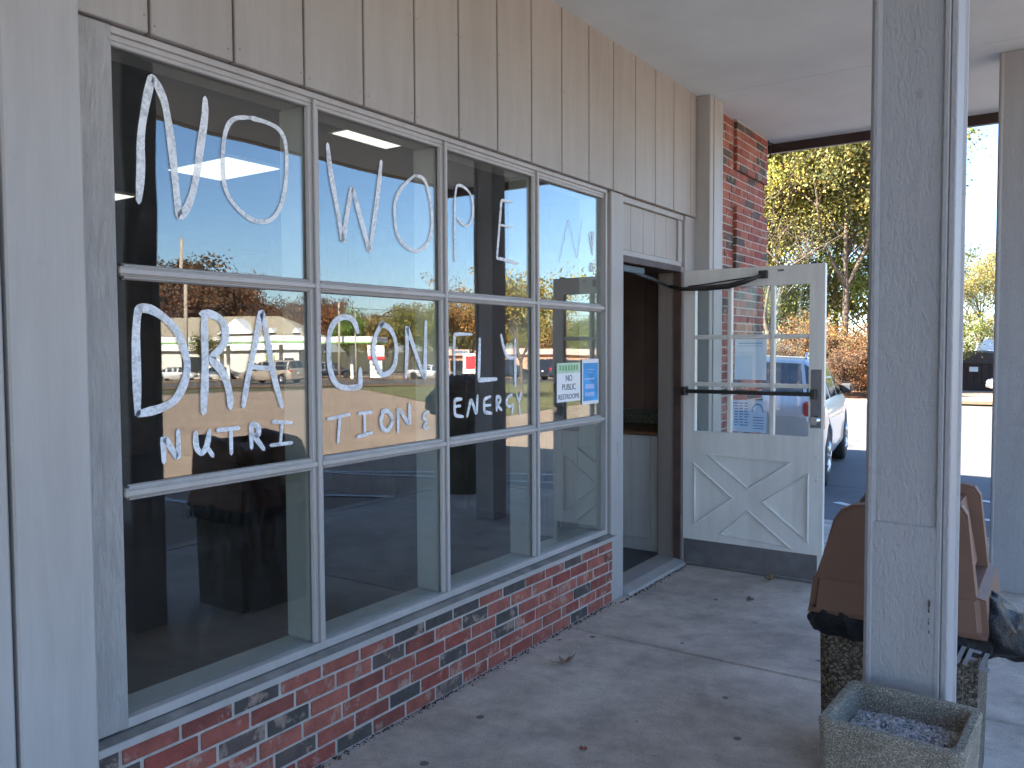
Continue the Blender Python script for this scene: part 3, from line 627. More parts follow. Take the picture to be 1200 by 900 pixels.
# ceiling lights inside (lit)
def emis(name,c,s):
    m,nt,b=mat(name); b.inputs['Base Color'].default_value=(.8,.8,.78,1)
    b.inputs['Emission Color'].default_value=(*c,1)
    v=coords(nt,(1,1,1)); w=N(nt,'ShaderNodeTexWave'); w.inputs['Scale'].default_value=5.3; w.bands_direction='Y'; L(nt,v,w.inputs['Vector'])
    r=ramp(nt,w.outputs[0],[(0,(.75,.75,.75)),(.6,(1,1,1))]); L(nt,math_(nt,'MULTIPLY',r.outputs[0],s),b.inputs['Emission Strength']); return m
M['lamp']=emis('lamp_diffuser',(1,.98,.88),LAMP)
lights=[(-2.42,3.445,.62,.40,'large ceiling light panel seen through the top left pane'),(-1.0,3.43,.32,.42,'narrow ceiling light strip seen through the second top pane'),(-.915,1.68,.23,.42,'small ceiling light panel at the top left corner of the window'),(-4.1,3.45,.60,.40,'far ceiling light panel low in the top left pane')]
for (x,y,wx,wy,lab) in lights:
    o=thing('ceiling_light',lab,'ceiling light',(x,y,2.69),0,'ceiling lights inside the shop')
    mb=MB(); mb.cbox(-wx/2-.02,wx/2+.02,-wy/2-.02,wy/2+.02,-.01,.009,.002); mb.build('frame',M['inner'],o)
    mb=MB(); mb.box(-wx/2,wx/2,-wy/2,wy/2,-.014,-.0105); mb.build('diffuser',M['lamp'],o)
# ------------------------------------------------------------------ notices
def backlit(name,c):
    m,nt,b=mat(name); b.inputs['Base Color'].default_value=(*c,1); b.inputs['Roughness'].default_value=.9
    tl=N(nt,'ShaderNodeBsdfTranslucent'); tl.inputs[0].default_value=(*c,1); mx=N(nt,'ShaderNodeMixShader'); mx.inputs[0].default_value=.6
    L(nt,b.outputs[0],mx.inputs[1]); L(nt,tl.outputs[0],mx.inputs[2]); L(nt,mx.outputs[0],nt.nodes['Material Output'].inputs[0]); return m
def textmesh(s,size,m,parent,loc_,rot,name='lettering'):
    c=bpy.data.curves.new('t','FONT'); c.body=s; c.size=size; c.align_x='CENTER'; c.extrude=.0004
    t=bpy.data.objects.new('t',c); col.objects.link(t); bpy.context.view_layer.update()
    me=bpy.data.meshes.new_from_object(t.evaluated_get(bpy.context.evaluated_depsgraph_get())); bpy.data.objects.remove(t)
    me.materials.clear(); me.materials.append(m)
    o=bpy.data.objects.new(name,me); col.objects.link(o); o.parent=parent; o.location=loc_; o.rotation_euler=rot; return o
n1=thing('paper_notice','white paper notice with a green heading taped inside the right hand window pane','notice',(-.028,3.845,1.305))
mb=MB(); mb.box(-.0012,0,-.125,.125,-.10,.055); mb.box(-.0011,.0001,-.122,.118,-.098,.052); mb.build('sheet',M['paper'],n1)
mb=MB(); mb.box(-.0012,0,-.125,.125,.0555,.11); mb.build('green_heading',simple('pale_green_print',(.50,.68,.50),.7,var=.12,vs=20),n1)
rt=(pi/2,0,pi/2)
for s,z,sz in (('NO',.012,.046),('PUBLIC',-.036,.046),('RESTROOMS',-.086,.040)): textmesh(s,sz,M['ink'],n1,(.0008,0,z),rt)
mb=MB()
for i in range(7): mb.box(.0003,.0008,-.10+.03*i,-.10+.03*i+.018,.068,.097)
mb.build('heading_marks',M['green'],n1)
n2=thing('blue_poster','bright blue poster with a white border taped beside the paper notice','poster',(-.0275,4.085,1.305))
mb=MB(); mb.box(-.0012,0,-.095,.095,-.127,.127); mb.build('sheet',M['paper'],n2)
mb=MB(); mb.box(.0002,.0007,-.084,.088,-.108,.105); mb.build('blue_field',simple('poster_blue',(.06,.32,.68),.6,var=.3,vs=6),n2)
mb=MB()
for (a,b_,z,h) in ((-.07,.05,.012,.008),(-.06,.045,-.040,.026),(-.065,.045,-.082,.022),(-.04,.05,.065,.004),(-.03,.03,.05,.003)): mb.box(.0009,.0013,a,b_,z,z+h)
mb.build('pale_bars',M['bluepale'],n2)
n3=thing('paper_notice','blank backed blue white sheet taped in the middle pane of the open door','notice',(.48,YD+.0262,1.415))
mb=MB(); mb.box(-.105,.105,0,.0012,-.135,.135); mb.build('sheet',backlit('backlit_sheet',(.86,.91,.97)),n3)
mb=MB(); mb.box(-.08,.08,-.0008,-.0003,.10,.108); mb.box(-.09,.075,-.0008,-.0003,.085,.089); mb.build('faint_print',M['bluepale'],n3)
n4=thing('paper_notice','two column blue printed sheet in the lower middle pane of the open door','notice',(.48,YD+.0262,1.05))
mb=MB(); mb.box(-.115,.11,0,.0012,-.115,.095); mb.build('sheet',backlit('pale_blue_sheet',(.72,.80,.92)),n4)
mb=MB()
for r_ in range(9):
    for q in range(3):
        wq=random.uniform(.018,.030); mb.box(-.105+.034*q,-.105+.034*q+wq,-.0008,-.0003,.07-.018*r_,.078-.018*r_)
for t in range(12):
    a=pi*t/11; mb.box(.05+.035*cos(a)-.005,.05+.035*cos(a)+.005,-.0008,-.0003,.02+.045*sin(a),.03+.045*sin(a))
for r_ in range(5): mb.box(.02,.09,-.0008,-.0003,-.02-.018*r_,-.014-.018*r_)
mb.build('blue_print',M['blueink'],n4)
# ================================================================== GROUND
def T(x,y): return -.15-.021*min(max(math.hypot(max(x,0),max(y,0))-12,0),110)
def sheet(name,m,outline_x,outline_y,dz,kind='structure'):
    """terrain following grid over rectangle coordinate lists"""
    bm=bmesh.new(); g=[[bm.verts.new((x,y,T(x,y)+dz)) for y in outline_y] for x in outline_x]
    for i in range(len(outline_x)-1):
        for j in range(len(outline_y)-1): bm.faces.new([g[i][j],g[i+1][j],g[i+1][j+1],g[i][j+1]])
    me=bpy.data.meshes.new(name); bm.to_mesh(me); bm.free(); me.materials.append(m)
    o=bpy.data.objects.new(name,me); col.objects.link(o); o['kind']=kind; return o
def lin(a,b,s): n=max(1,int(round((b-a)/s))); return [a+(b-a)*i/n for i in range(n+1)]
sheet('ground',M['forest'],[-600,-400,-250]+lin(-160,200,5)+[300,450,650],[-600,-400,-200]+lin(-100,230,5)+[350,500,700],-.03)
def quad_sheet(name,m,P,dz,s=2.0):
    """terrain following sheet over a general quad P0..P3 (bilinear)"""
    P=[Vector(p) for p in P]; nu=max(1,int((P[1]-P[0]).length/s)); nv=max(1,int((P[3]-P[0]).length/s))
    bm=bmesh.new(); g=[]
    for i in range(nu+1):
        row=[]
        for j in range(nv+1):
            u=i/nu;v=j/nv; p=P[0].lerp(P[1],u).lerp(P[3].lerp(P[2],u),v); row.append(bm.verts.new((p.x,p.y,T(p.x,p.y)+dz)))
        g.append(row)
    for i in range(nu):
        for j in range(nv): bm.faces.new([g[i][j],g[i+1][j],g[i+1][j+1],g[i][j+1]])
    bmesh.ops.recalc_face_normals(bm,faces=bm.faces[:])
    for f in bm.faces:
        if f.normal.z<0: bmesh.ops.reverse_faces(bm,faces=bm.faces[:]);break
    me=bpy.data.meshes.new(name); bm.to_mesh(me); bm.free(); me.materials.append(m)
    o=bpy.data.objects.new(name,me); col.objects.link(o); o['kind']='structure'; return o
# walk slab
mb=MB()
# slab joints
js=[-14,-9.4,-5.0,-.65,3.75,7.2]
for a,c in zip(js[:-1],js[1:]):
    mb.cbox(-.0,3.25,a+.006,c-.006,-.3,0,.007)
o=mb.build('pavement',M['walk']); o['kind']='structure'
mb=MB(); mb.box(0,3.24,-14,7.19,-.3,-.012); struct(mb.build('pavement_joint_fill',M['int_dark']))
mb=MB(); mb.cbox(3.254,3.40,-14,7.35,-.3,.002,.02); mb.cbox(-9,3.253,7.205,7.35,-.3,.002,.02); struct(mb.build('kerb',M['walk']))
# lot
struct(quad_sheet('parking_lot',M['lot'],[(-30,7.3),(46,-40),(34,34),(-30,29.5)],.0))
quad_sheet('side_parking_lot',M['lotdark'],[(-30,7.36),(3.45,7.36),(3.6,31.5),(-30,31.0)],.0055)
struct(quad_sheet('parking_lot_south',M['lot'],[(3.3,-60),(60,-60),(46,-40),(3.3,-13.6)],-.004))
# road beyond the lot, and gas station forecourt
def U(a,n): # frame of the road: origin, along, outward
    ox,oy=42,42; ax,ay=-.73,.68; nx,ny=.68,.73
    return (ox+a*ax+n*nx, oy+a*ay+n*ny)
quad_sheet('verge',M['verge'],[U(-120,-4.5),U(12,-6),U(12,0),U(-120,0)],.012)
quad_sheet('lawn',M['grass'],[(34,36),(10,17.5),(13,30),(28,60)],.015,1.5)
quad_sheet('road',M['road'],[U(-130,0),U(130,0),U(130,15),U(-130,15)],.02)
quad_sheet('far_verge',M['verge'],[U(-130,15),U(130,15),U(130,24),U(-130,24)],.012)
quad_sheet('forecourt',M['lot'],[U(-80,24),U(24,24),U(24,75),U(-80,75)],.02)
quad_sheet('side_road',M['lot'],[U(18,13),U(34,13),U(40,75),U(24.1,75)],.03)
# direct view: bank beyond the lot, drive to the enclosure
quad_sheet('leaf_bank',M['litter'],[(-40,31.2),(-2.2,31.6),(-4.5,60),(-60,60)],.05)
quad_sheet('grass_edge',M['verge'],[(-2.2,32.4),(20,33.6),(20,34.6),(-2.2,35.2)],.03,1)
quad_sheet('driveway',M['lot'],[(-2.3,35.3),(20,34.7),(24,60),(-6,60)],.01)
mb=MB()
for i in range(30):
    x=-32+i*1.0
    mb.cbox(x+.01,x+.99,31.10,31.24,T(x,31)-.1,T(x,31)+.13,.02)
struct(mb.build('far_kerb',M['walk']))
# parking lines
def line(name,P,w,m,dz=.008):
    P=[Vector(p) for p in P]; mb=MB()
    d=(P[1]-P[0]).normalized(); s=Vector((-d.y,d.x))*w/2; n=max(1,int((P[1]-P[0]).length/1.0))
    for i in range(n):
        a=P[0].lerp(P[1],i/n); b_=P[0].lerp(P[1],(i+1)/n)
        q=[mb.bm.verts.new((p.x,p.y,T(p.x,p.y)+dz)) for p in (a+s,a-s,b_-s,b_+s)]; mb.bm.faces.new(q)
    for f in mb.bm.faces:
        f.normal_update()
        if f.normal.z<0: f.normal_flip()
    return struct(mb.build(name,m,fixn=False))
def seg(a,b_): return [a,b_]
line('parking_line',[(.20,9.00),(.75,8.62)],.10,M['line'])
line('parking_line',[(.28,7.98),(.9,7.50)],.10,M['line'])
line('parking_line',[(.25,7.6),(.36,10.6)],.20,M['linefaded'],.005)
line('parking_line',[(1.0,10.15),(6.0,7.6)],.10,M['line'])
line('parking_line',[(1.5,8.86),(6.0,6.6+.9)],.09,M['line'],.010)
line('parking_line',[(1.58,7.84),(6,5.6)],.09,M['line'],.012)
for i in range(8): line('parking_line',[(3.9,-14+i*2.75),(9.0,-14+i*2.75)],.10,M['line'])
for i in range(7): line('parking_line',[(14.5,-8+i*2.75),(19.5,-8+i*2.75)],.10,M['linefaded'])
line('parking_line',[(12,2),(30,21)],.10,M['linefaded'],.012)
# ================================================================== THINGS ON THE WALK
rnd=random.Random(3)
can=thing('litter_bin','square pebble finish litter bin with a brown swing hood behind the near porch post','litter bin',(1.755,3.16,0))
cx0,cx1,cy0,cy1=-.24,.24,-.24,.24
mb=MB(); b=bmesh.new()
vs=[b.verts.new(p) for p in ((-.235,-.235,0),(.235,-.235,0),(.235,.235,0),(-.235,.235,0),(-.245,-.245,.60),(.245,-.245,.60),(.245,.245,.60),(-.245,.245,.60))]
for f in ((0,3,2,1),(4,5,6,7),(0,1,5,4),(1,2,6,5),(2,3,7,6),(3,0,4,7)): b.faces.new([vs[i] for i in f])
bmesh.ops.bevel(b,geom=[e for e in b.edges if abs(e.verts[0].co.z-e.verts[1].co.z)>.3],offset=.04,segments=4,affect='EDGES'); mb.merge(b)
mb.build('bin_body',M['aggr'],can)
# hood: skirt, two end walls, saddle, flaps
mb=MB(); b=bmesh.new()
def ring(w,d,z): return [b.verts.new(p) for p in ((-w,-d,z),(w,-d,z),(w,d,z),(-w,d,z))]
rg=[ring(.270,.270,.585),ring(.272,.272,.60),ring(.262,.262,.70),ring(.235,.25,.712)]
for A,B in zip(rg[:-1],rg[1:]):
    for i in range(4): b.faces.new([A[i],A[(i+1)%4],B[(i+1)%4],B[i]])
b.faces.new(rg[-1]); b.faces.new(rg[0][::-1])
bmesh.ops.bevel(b,geom=[e for e in b.edges if abs(e.verts[0].co.z-e.verts[1].co.z)>.05],offset=.03,segments=3,affect='EDGES')
mb.merge(b)
prof=[(-.252,.70),(-.222,.80),(-.195,.905),(-.17,.945),(-.13,.965),(.10,.990),(.155,1.0),(.19,.993),(.208,.965),(.222,.84),(.236,.712),(.236,.70)]
for y0,y1 in ((-.255,-.185),(.175,.245)):
    b=bmesh.new(); A=[b.verts.new((p[0],y0,p[1])) for p in prof]; B=[b.verts.new((p[0],y1,p[1])) for p in prof]; n=len(prof)
    b.faces.new(A[::-1]); b.faces.new(B)
    for i in range(n): b.faces.new([A[i],A[(i+1)%n],B[(i+1)%n],B[i]])
    bmesh.ops.bevel(b,geom=[e for e in b.edges if abs(e.verts[0].co.y-e.verts[1].co.y)<.001 and max(e.verts[0].co.z,e.verts[1].co.z)>.72],offset=.010,segments=2,affect='EDGES'); mb.merge(b)
mb.prism([(-.24,.70),(-.20,.86),(-.14,.915),(.08,.935),(.12,.915),(.16,.80),(.17,.70)],'y',-.186,.176)
mb.build('hood',M['hood'],can)
mb=MB(); mb.prism([(.150,.965),(.165,.965),(.205,.735),(.19,.735)],'y',-.180,.170); mb.build('swing_flap',M['hood'],can)
for y in (-.2565,.2465):
    mb=MB(); mb.lathe([(-.004,.012),(-.001,.014),(.002,.012)],(.165,y,.955),'y',14); mb.build('bolt',M['chrome'],can)
# bin liner: crumpled skirt
def crumple(b,amp,sc,seed):
    from mathutils import noise as mn
    for v in b.verts:
        d=Vector((mn.noise(v.co*sc+Vector((seed,0,0))),mn.noise(v.co*sc+Vector((0,seed,5))),mn.noise(v.co*sc+Vector((9,2,seed)))))
        r=mn.noise(v.co*sc*3.1+Vector((seed,seed,0)))
        v.co+=d*amp+Vector((v.co.x,v.co.y,0)).normalized()*abs(r)*amp*.7
def bagskirt(name,hw,z0,z1,parent,seed):
    b=bmesh.new(); n=120; rows=9; g=[]
    for j in range(rows):
        t=j/(rows-1); z=z0+(z1-z0)*t; rr=hw*(1+.05*sin(t*pi))
        row=[]
        for i in range(n):
            a=2*pi*i/n; k=1/max(abs(cos(a)),abs(sin(a))); k=min(k,1.30)
            fold=1+.018*sin(a*23+seed+t*2)+.012*sin(a*41+t*5)
            row.append(b.verts.new((rr*k*cos(a)*fold,rr*k*sin(a)*fold,z)))
        g.append(row)
    for j in range(rows-1):
        for i in range(n): f=b.faces.new([g[j][i],g[j][(i+1)%n],g[j+1][(i+1)%n],g[j+1][i]]); f.smooth=True
    crumple(b,.016,9,seed)
    mb=MB(); mb.merge(b); return mb.build(name,M['bag'],parent,fixn=False)
bagskirt('bin_liner',.262,.515,.60,can,3)
# loose corner of the liner hanging out on the far right side
b=bmesh.new(); bmesh.ops.create_icosphere(b,subdivisions=5,radius=1)
for v in b.verts:
    c=v.co.copy(); v.co=Vector((.245+c.x*.125,-.06+c.y*.17,.585+c.z*.095))
    if c.x>.3: v.co.z-= (c.x-.3)*.07; v.co.x+=.035*(c.x-.3)
from mathutils import noise as mn
for v in b.verts:
    d=mn.noise(v.co*11); e=mn.noise(v.co*24+Vector((5,1,2)))
    v.co+=Vector((.03*d,.012*e,.02*mn.noise(v.co*15+Vector((1,7,3)))))
    v.co+= (v.co-Vector((.24,-.06,.58))).normalized()*.016*(1-2.5*abs(mn.noise(v.co*13)))
mb=MB(); mb.merge(b); fl=mb.build('liner_tuft',M['bag'],can,smooth=True,fixn=False)
mb=MB(); S_=[[(0,1),(0,0),(.35,0),(.35,.2),(.15,.2),(.15,1)],[(.45,0),(.6,0),(.6,1),(.45,1)],[(.7,.0),(.85,0),(.85,.4),(1.05,.4),(1.05,.55),(.85,.55),(.85,.85),(1.1,.85),(1.1,1),(.7,1)],[(1.2,0),(1.55,0),(1.55,.2),(1.35,.2),(1.35,1),(1.2,1)]]
for poly in S_:
    A=[(.145+p[0]*.085+(.02*p[1]),.515+p[1]*.055-.012*p[0]) for p in poly]
    mb.prism(A,'y',-.293,-.2915)
mb.build('bag_print',M['bagprint'],can)
# ash urn
urn=thing('ash_urn','low rectangular tan pebble ash urn full of grey gravel by the near porch post','ash urn',(1.895,2.165,0),R(-3))
mb=MB(); b=bmesh.new()
def rr(w,d,z,r,n=4):
    out=[]
    for (sx,sy,a0) in ((1,1,0),(-1,1,pi/2),(-1,-1,pi),(1,-1,3*pi/2)):
        for i in range(n+1):
            a=a0+pi/2*i/n; out.append(b.verts.new((sx*(w-r)+r*cos(a),sy*(d-r)+r*sin(a),z)))
    return out
R_=[rr(.135,.115,0,.03),rr(.158,.148,.575,.03),rr(.160,.150,.592,.028),rr(.155,.145,.60,.025),rr(.138,.128,.60,.02),rr(.132,.122,.592,.018),rr(.126,.116,.535,.016)]
for A,B in zip(R_[:-1],R_[1:]):
    for i in range(len(A)): f=b.faces.new([A[i],A[(i+1)%len(A)],B[(i+1)%len(A)],B[i]]); f.smooth=False
b.faces.new(R_[-1]); b.faces.new(R_[0][::-1]); mb.merge(b)
mb.build('urn_body',M['urn'],urn)
mb=MB()
for i in range(3600):
    x=rnd.uniform(-.122,.122); y=rnd.uniform(-.112,.112); z=.540+rnd.uniform(0,.010)-.012*(x*x+y*y)/.02
    s=rnd.uniform(.0022,.0048); M4=Matrix.Translation((x,y,z))@Matrix.Rotation(rnd.uniform(0,6),4,Vector((rnd.random(),rnd.random(),rnd.random()+.01)).normalized())
    b=bmesh.new(); bmesh.ops.create_cube(b,size=s*1.6)
    for v in b.verts: v.co*=rnd.uniform(.7,1.2)
    mb.merge(b,0,M4)
o=mb.build('ash_gravel',M['gravel'],urn,fixn=False); o['kind']='stuff'
# grit gathered along the foot of the wall and the threshold
mb=MB()
for i in range(1500):
    y=rnd.uniform(.2,7.0); x=(.018 if y<4.27 else .06 if y<5.3 else .13 if y<5.78 else .07)+abs(rnd.gauss(0,.013))
    s=rnd.uniform(.0015,.0055); b=bmesh.new(); bmesh.ops.create_cube(b,size=s)
    for v in b.verts: v.co*=rnd.uniform(.6,1.5)
    mb.merge(b,0,Matrix.Translation((x,y,s*.4))@Matrix.Rotation(rnd.uniform(0,6),4,'Z'))
o=mb.build('wall_foot_grit',M['forest'] if False else simple('grit',(.06,.05,.045),.95,var=.6,vs=60),fixn=False); o['kind']='stuff'
# second bin with a ballooning bag, further along, seen in the glass
bn=thing('waste_bin','dark green waste bin with a ballooning black bag, mirrored beside the second post','waste bin',(2.95,6.75,0))
mb=MB(); mb.lathe([(0,.22),(.02,.23),(.80,.27),(.83,.285),(.85,.27)],(0,0,0),'z',32); mb.build('bin_body',simple('dark_green_plastic',(.02,.045,.03),.5),bn)
b=bmesh.new(); bmesh.ops.create_icosphere(b,subdivisions=5,radius=1)
for v in b.verts:
    c=v.co.copy(); v.co=Vector((c.x*.36,c.y*.36,.98+c.z*.20)); 
    v.co+=(v.co-Vector((0,0,.98))).normalized()*(.10*mn.noise(v.co*5)+.07*abs(mn.noise(v.co*13)))
mb=MB(); mb.merge(b); mb.build('black_bag',M['bag'],bn,smooth=True,fixn=False)
# fallen leaves
def dryleaf(loc_,rz,s,lab,c,tw=.5,grp=None):
    b=bmesh.new(); n=9; out=[]
    lob=[1,.55,.92,.5,.85,.6,.35,.6,.85,.5,.92,.55]
    cv=b.verts.new((0,0,.002)); vs=[]
    for i in range(24):
        a=2*pi*i/24; r=s*(lob[(i//2)%12]*.5+lob[((i+1)//2)%12]*.5)
        x,y=r*cos(a),r*sin(a)*.8; z=.003+tw*(x*x)/s+.35*tw*abs(y)+.004*sin(a*3)
        vs.append(b.verts.new((x,y,z)))
    for i in range(24): b.faces.new([cv,vs[i],vs[(i+1)%24]])
    mb=MB(); mb.merge(b); mb.tube([(-s*.2,0,.003),(-s*.9,0,.006),(-s*1.4,.01,.012)],.0012,5)
    o=mb.build('dry_leaf',simple('dry_leaf_brown',c,.8,var=.3,vs=40),fixn=False); o.location=loc_; o.rotation_euler=(0,0,rz); return tag(o,lab,'leaf',grp)
dryleaf((.265,3.30,.003),.5,.055,'curled tan leaf lying by itself on the concrete in front of the brick base',(.27,.19,.13),.9)
dryleaf((.655,5.20,.003),1.2,.045,'tan folded leaf against the bottom of the open door',(.26,.17,.10),1.3)
dryleaf((.68,4.75,.003),2.0,.035,'small flat brown leaf on the concrete before the open door',(.13,.10,.07),.3)
dryleaf((.75,2.62,.003),2.6,.022,'tiny reddish leaf scrap low on the concrete at the bottom edge of the picture',(.25,.09,.06),.3)
# ================================================================== CARS
def car(name,label,cat,L_,W,H,color,kind='suv',detail=True,group=None):
    root=thing(name,label,cat,(0,0,0),0,group)
    hw=W/2
    if kind=='suv':
        st_=[(0,.38,.86,.86,.84),(.10,.30,.95,.98,.95),(.16,.28,1.0,1.10,.98),(.52,.26,1.0,H-.03,1.0),(.62,.26,1.0,H,1.0),(1.30,.25,1.0,H+.02,1.0),(1.38,.25,1.0,H+.02,1.0),(2.28,.25,.99,H,1.0),(2.36,.25,.99,H-.01,1.0),(2.62,.25,.98,H-.08,1.0),(3.42,.26,.96,.98,.99),(3.55,.26,.95,.95,.99),(4.2,.28,.86,.86,.96),(4.42,.32,.72,.72,.88),(4.5,.40,.60,.60,.80)]
        sc=L_/4.5; roofs=(3,9)
    elif kind=='minivan':
        st_=[(0,.38,.92,.92,.86),(.08,.30,1.0,1.10,.95),(.30,.27,1.02,H-.03,1.0),(.36,.26,1.02,H,1.0),(1.45,.25,1.02,H+.02,1.0),(1.53,.25,1.02,H+.02,1.0),(2.6,.25,1.0,H,1.0),(2.68,.25,1.0,H-.01,1.0),(2.95,.25,1.0,H-.10,1.0),(3.95,.26,.98,1.0,.99),(4.05,.26,.97,.97,.98),(4.6,.28,.86,.86,.94),(4.9,.35,.65,.65,.80)]
        sc=L_/4.9; roofs=(2,8)
    else:
        st_=[(0,.36,.80,.80,.84),(.12,.28,.90,.90,.95),(.75,.26,.93,.94,.98),(.85,.26,.93,.98,.98),(1.55,.25,.93,H-.02,1.0),(1.68,.25,.93,H,1.0),(2.25,.25,.93,H+.01,1.0),(2.33,.25,.93,H+.01,1.0),(2.75,.25,.93,H-.03,1.0),(2.85,.25,.92,H-.05,1.0),(3.55,.26,.90,.92,.98),(3.65,.26,.88,.89,.98),(4.3,.28,.76,.76,.93),(4.55,.34,.6,.6,.82)]
        sc=L_/4.55; roofs=(4,9)
    b=bmesh.new(); rings=[]
    for (s,zb,zl,zt,wf) in st_:
        w=hw*wf; cab=zt>zl+.12
        tw=w*.80 if cab else w*.93
        half=[(w*.90,zb),(w*.985,zb+.10),(w,(zb+zl)/2),(w*.985,zl-.06),(w*.95,zl)]
        if cab: half+=[(w*.93*.5+tw*.5,zl+(zt-zl)*.5),(tw,zt-.07),(tw*.88,zt-.01),(0,zt+.02)]
        else: half+=[(w*.94,zl+.001+(zt-zl)*.3),(w*.91,zl+.004+(zt-zl)*.7),(w*.80,zt+.015),(0,zt+.03)]
        full=[(-x,z) for x,z in half]+[(x,z) for x,z in half[::-1][1:]]
        rings.append([b.verts.new((x,s*sc,z)) for x,z in full])
    n=len(rings[0]); glassf=[]
    for i in range(len(rings)-1):
        for k in range(n-1):
            f=b.faces.new([rings[i][k],rings[i][k+1],rings[i+1][k+1],rings[i+1][k]]); f.smooth=True
            zt0=st_[i][3]; zt1=st_[i+1][3]; cab0=st_[i][3]>st_[i][2]+.12; cab1=st_[i+1][3]>st_[i+1][2]+.12
            side=k in (4,5,n-6,n-7)
            top=k in (6,7,8,9)
            seglen=(st_[i+1][0]-st_[i][0])
            g=False
            if side and (cab0 and cab1) and seglen>.15: g=True
            if top and 1<=abs(zt1-zt0)/max(seglen,.01)*1.6 and (cab0 or cab1) and seglen>.15: g=True
            if side and (cab0!=cab1) and seglen>.15: g=True
            if g: glassf.append(f)
    for rg in (rings[0],rings[-1]): b.faces.new(rg)
    for k in range(len(rings)-1): b.faces.new([rings[k][0],rings[k+1][0],rings[k+1][-1],rings[k][-1]])
    bmesh.ops.recalc_face_normals(b,faces=b.faces[:])
    # glass as its own mesh, a touch proud
    gb=bmesh.new(); mp={}
    for f in glassf:
        c=f.calc_center_median()
        vs=[gb.verts.new(c+(v.co-c)*.90+f.normal*.004) for v in f.verts]; q=gb.faces.new(vs)
    bmesh.ops.solidify(gb,geom=gb.faces[:],thickness=.003) if False else None
    mb=MB(); mb.merge(b); body=mb.build('body',M['carpaint'],root,fixn=False); body.color=(*color,1)
    wheels=[(.80*sc if kind!='sedan' else .95*sc),(3.55*sc if kind!='minivan' else 3.9*sc)]
    wr=.335 if kind!='sedan' else .31
    # wheel arches cut out of the body
    for wy in wheels:
        for sx in (-1,1):
            cu=MB(); cu.lathe([(-.20,wr+.06),(.12,wr+.06)] if sx>0 else [(-.12,wr+.06),(.20,wr+.06)],(sx*hw*.97,wy,wr+.01),'x',28,smooth=False)
            c=cu.build('cut',M['plastic']); col.objects.unlink(c)
            md=body.modifiers.new('arch','BOOLEAN'); md.object=c; md.operation='DIFFERENCE'; md.solver='EXACT'
    tmp=[md.object for md in body.modifiers]
    for c in tmp: col.objects.link(c)
    bpy.context.view_layer.update()
    me=bpy.data.meshes.new_from_object(body.evaluated_get(bpy.context.evaluated_depsgraph_get()))
    body.modifiers.clear(); body.data=me
    for c in tmp: bpy.data.objects.remove(c)
    me.materials.clear(); me.materials.append(M['carpaint']); 
    for p in me.polygons: p.material_index=0
    mb=MB(); mb.merge(gb); mb.build('window_glass',M['carglass'],root,fixn=False)
    for wy in wheels:
        for sx in (-1,1):
            x=sx*(hw-.115)
            mb=MB(); mb.lathe([(-.105,wr*.62),(-.108,wr*.80),(-.095,wr*.95),(-.06,wr),(.06,wr),(.095,wr*.95),(.108,wr*.80),(.105,wr*.62)],(x,wy,wr),'x',32)
            w=mb.build('wheel',M['black'],root)
            mb=MB(); xo=x+sx*.085
            mb.lathe([(-.02,wr*.66),(.012,wr*.68),(.018,wr*.62),(.0,wr*.56)] if sx>0 else [(.02,wr*.66),(-.012,wr*.68),(-.018,wr*.62),(.0,wr*.56)],(xo,wy,wr),'x',28)
            if detail:
                for q in range(5):
                    for dd in (-.13,.13):
                        a=2*pi*q/5+dd; a2=2*pi*q/5+dd*2.2
                        p0=(xo+sx*.018,wy+cos(a)*.05,wr+sin(a)*.05); p1_=(xo+sx*.02,wy+cos(a2*1)*wr*.60,wr+sin(a2)*wr*.60)
                        mb.tube([p0,p1_],[.028,.020],6)
                mb.lathe([(.0,.06),(.03,.055),(.035,.03)] if sx>0 else [(0,.06),(-.03,.055),(-.035,.03)],(xo,wy,wr),'x',14)
            mb.build('rim',M['alloy'],w)
    # lights, bumper, plate
    y0=0
    for sx in (-1,1):
        mb=MB(); zt=1.02 if kind!='sedan' else .84
        mb.cbox(sx*hw*.88-.11,sx*hw*.88+.07 if sx>0 else sx*hw*.88+.11,.015,.20,zt-.16,zt+.02,.02) if sx>0 else mb.cbox(sx*hw*.88-.07,sx*hw*.88+.11,.015,.20,zt-.16,zt+.02,.02)
        mb.build('tail_light',M['tail'],root)
        mb=MB(); mb.cbox(sx*hw*.66-.16,sx*hw*.66+.16,L_-.16,L_-.02,.60,.70,.02); mb.build('headlight',M['head'],root)
    mb=MB(); mb.cbox(-hw*.80,hw*.80,-.05,.10,.34,.50,.04); mb.build('bumper',M['plastic'] if kind=='suv' else M['carpaint'],root).color=(*color,1)
    mb=MB(); mb.cbox(-.16,.16,-.02,.03,.72,.84,.004); mb.build('licence_plate',M['plate'],root)
    mb=MB(); mb.cbox(-hw*.55,hw*.55,L_-.05,L_+.02,.42,.56,.03); mb.build('grille',M['plastic'],root)
    if kind=='suv':
        for sx in (-1,1):
            mb=MB(); x=sx*hw*.70; mb.tube([(x,.75*sc,H),(x,.85*sc,H+.055),(x,2.1*sc,H+.06),(x,2.25*sc,H+.0)],.016,6); mb.build('roof_rail',M['alloy'],root)
    for sx in (-1,1):
        mb=MB(); mb.cbox(sx*(hw+.02)-.08,sx*(hw+.02)+.08,3.0*sc,3.12*sc,1.0 if kind!='sedan' else .92,1.13 if kind!='sedan' else 1.04,.03); mb.build('wing_mirror',M['plastic'],root)
    return root
def place(o,x,y,heading,dz=0):
    o.location=(x,y,T(x,y)+dz); o.rotation_euler=(0,0,heading)
sv=car('parked_car','silver crossover parked behind the open door with its rear towards the walkway','car',4.2,1.78,1.50,(.55,.56,.58),'suv')
place(sv,-.88,9.12,R(8))
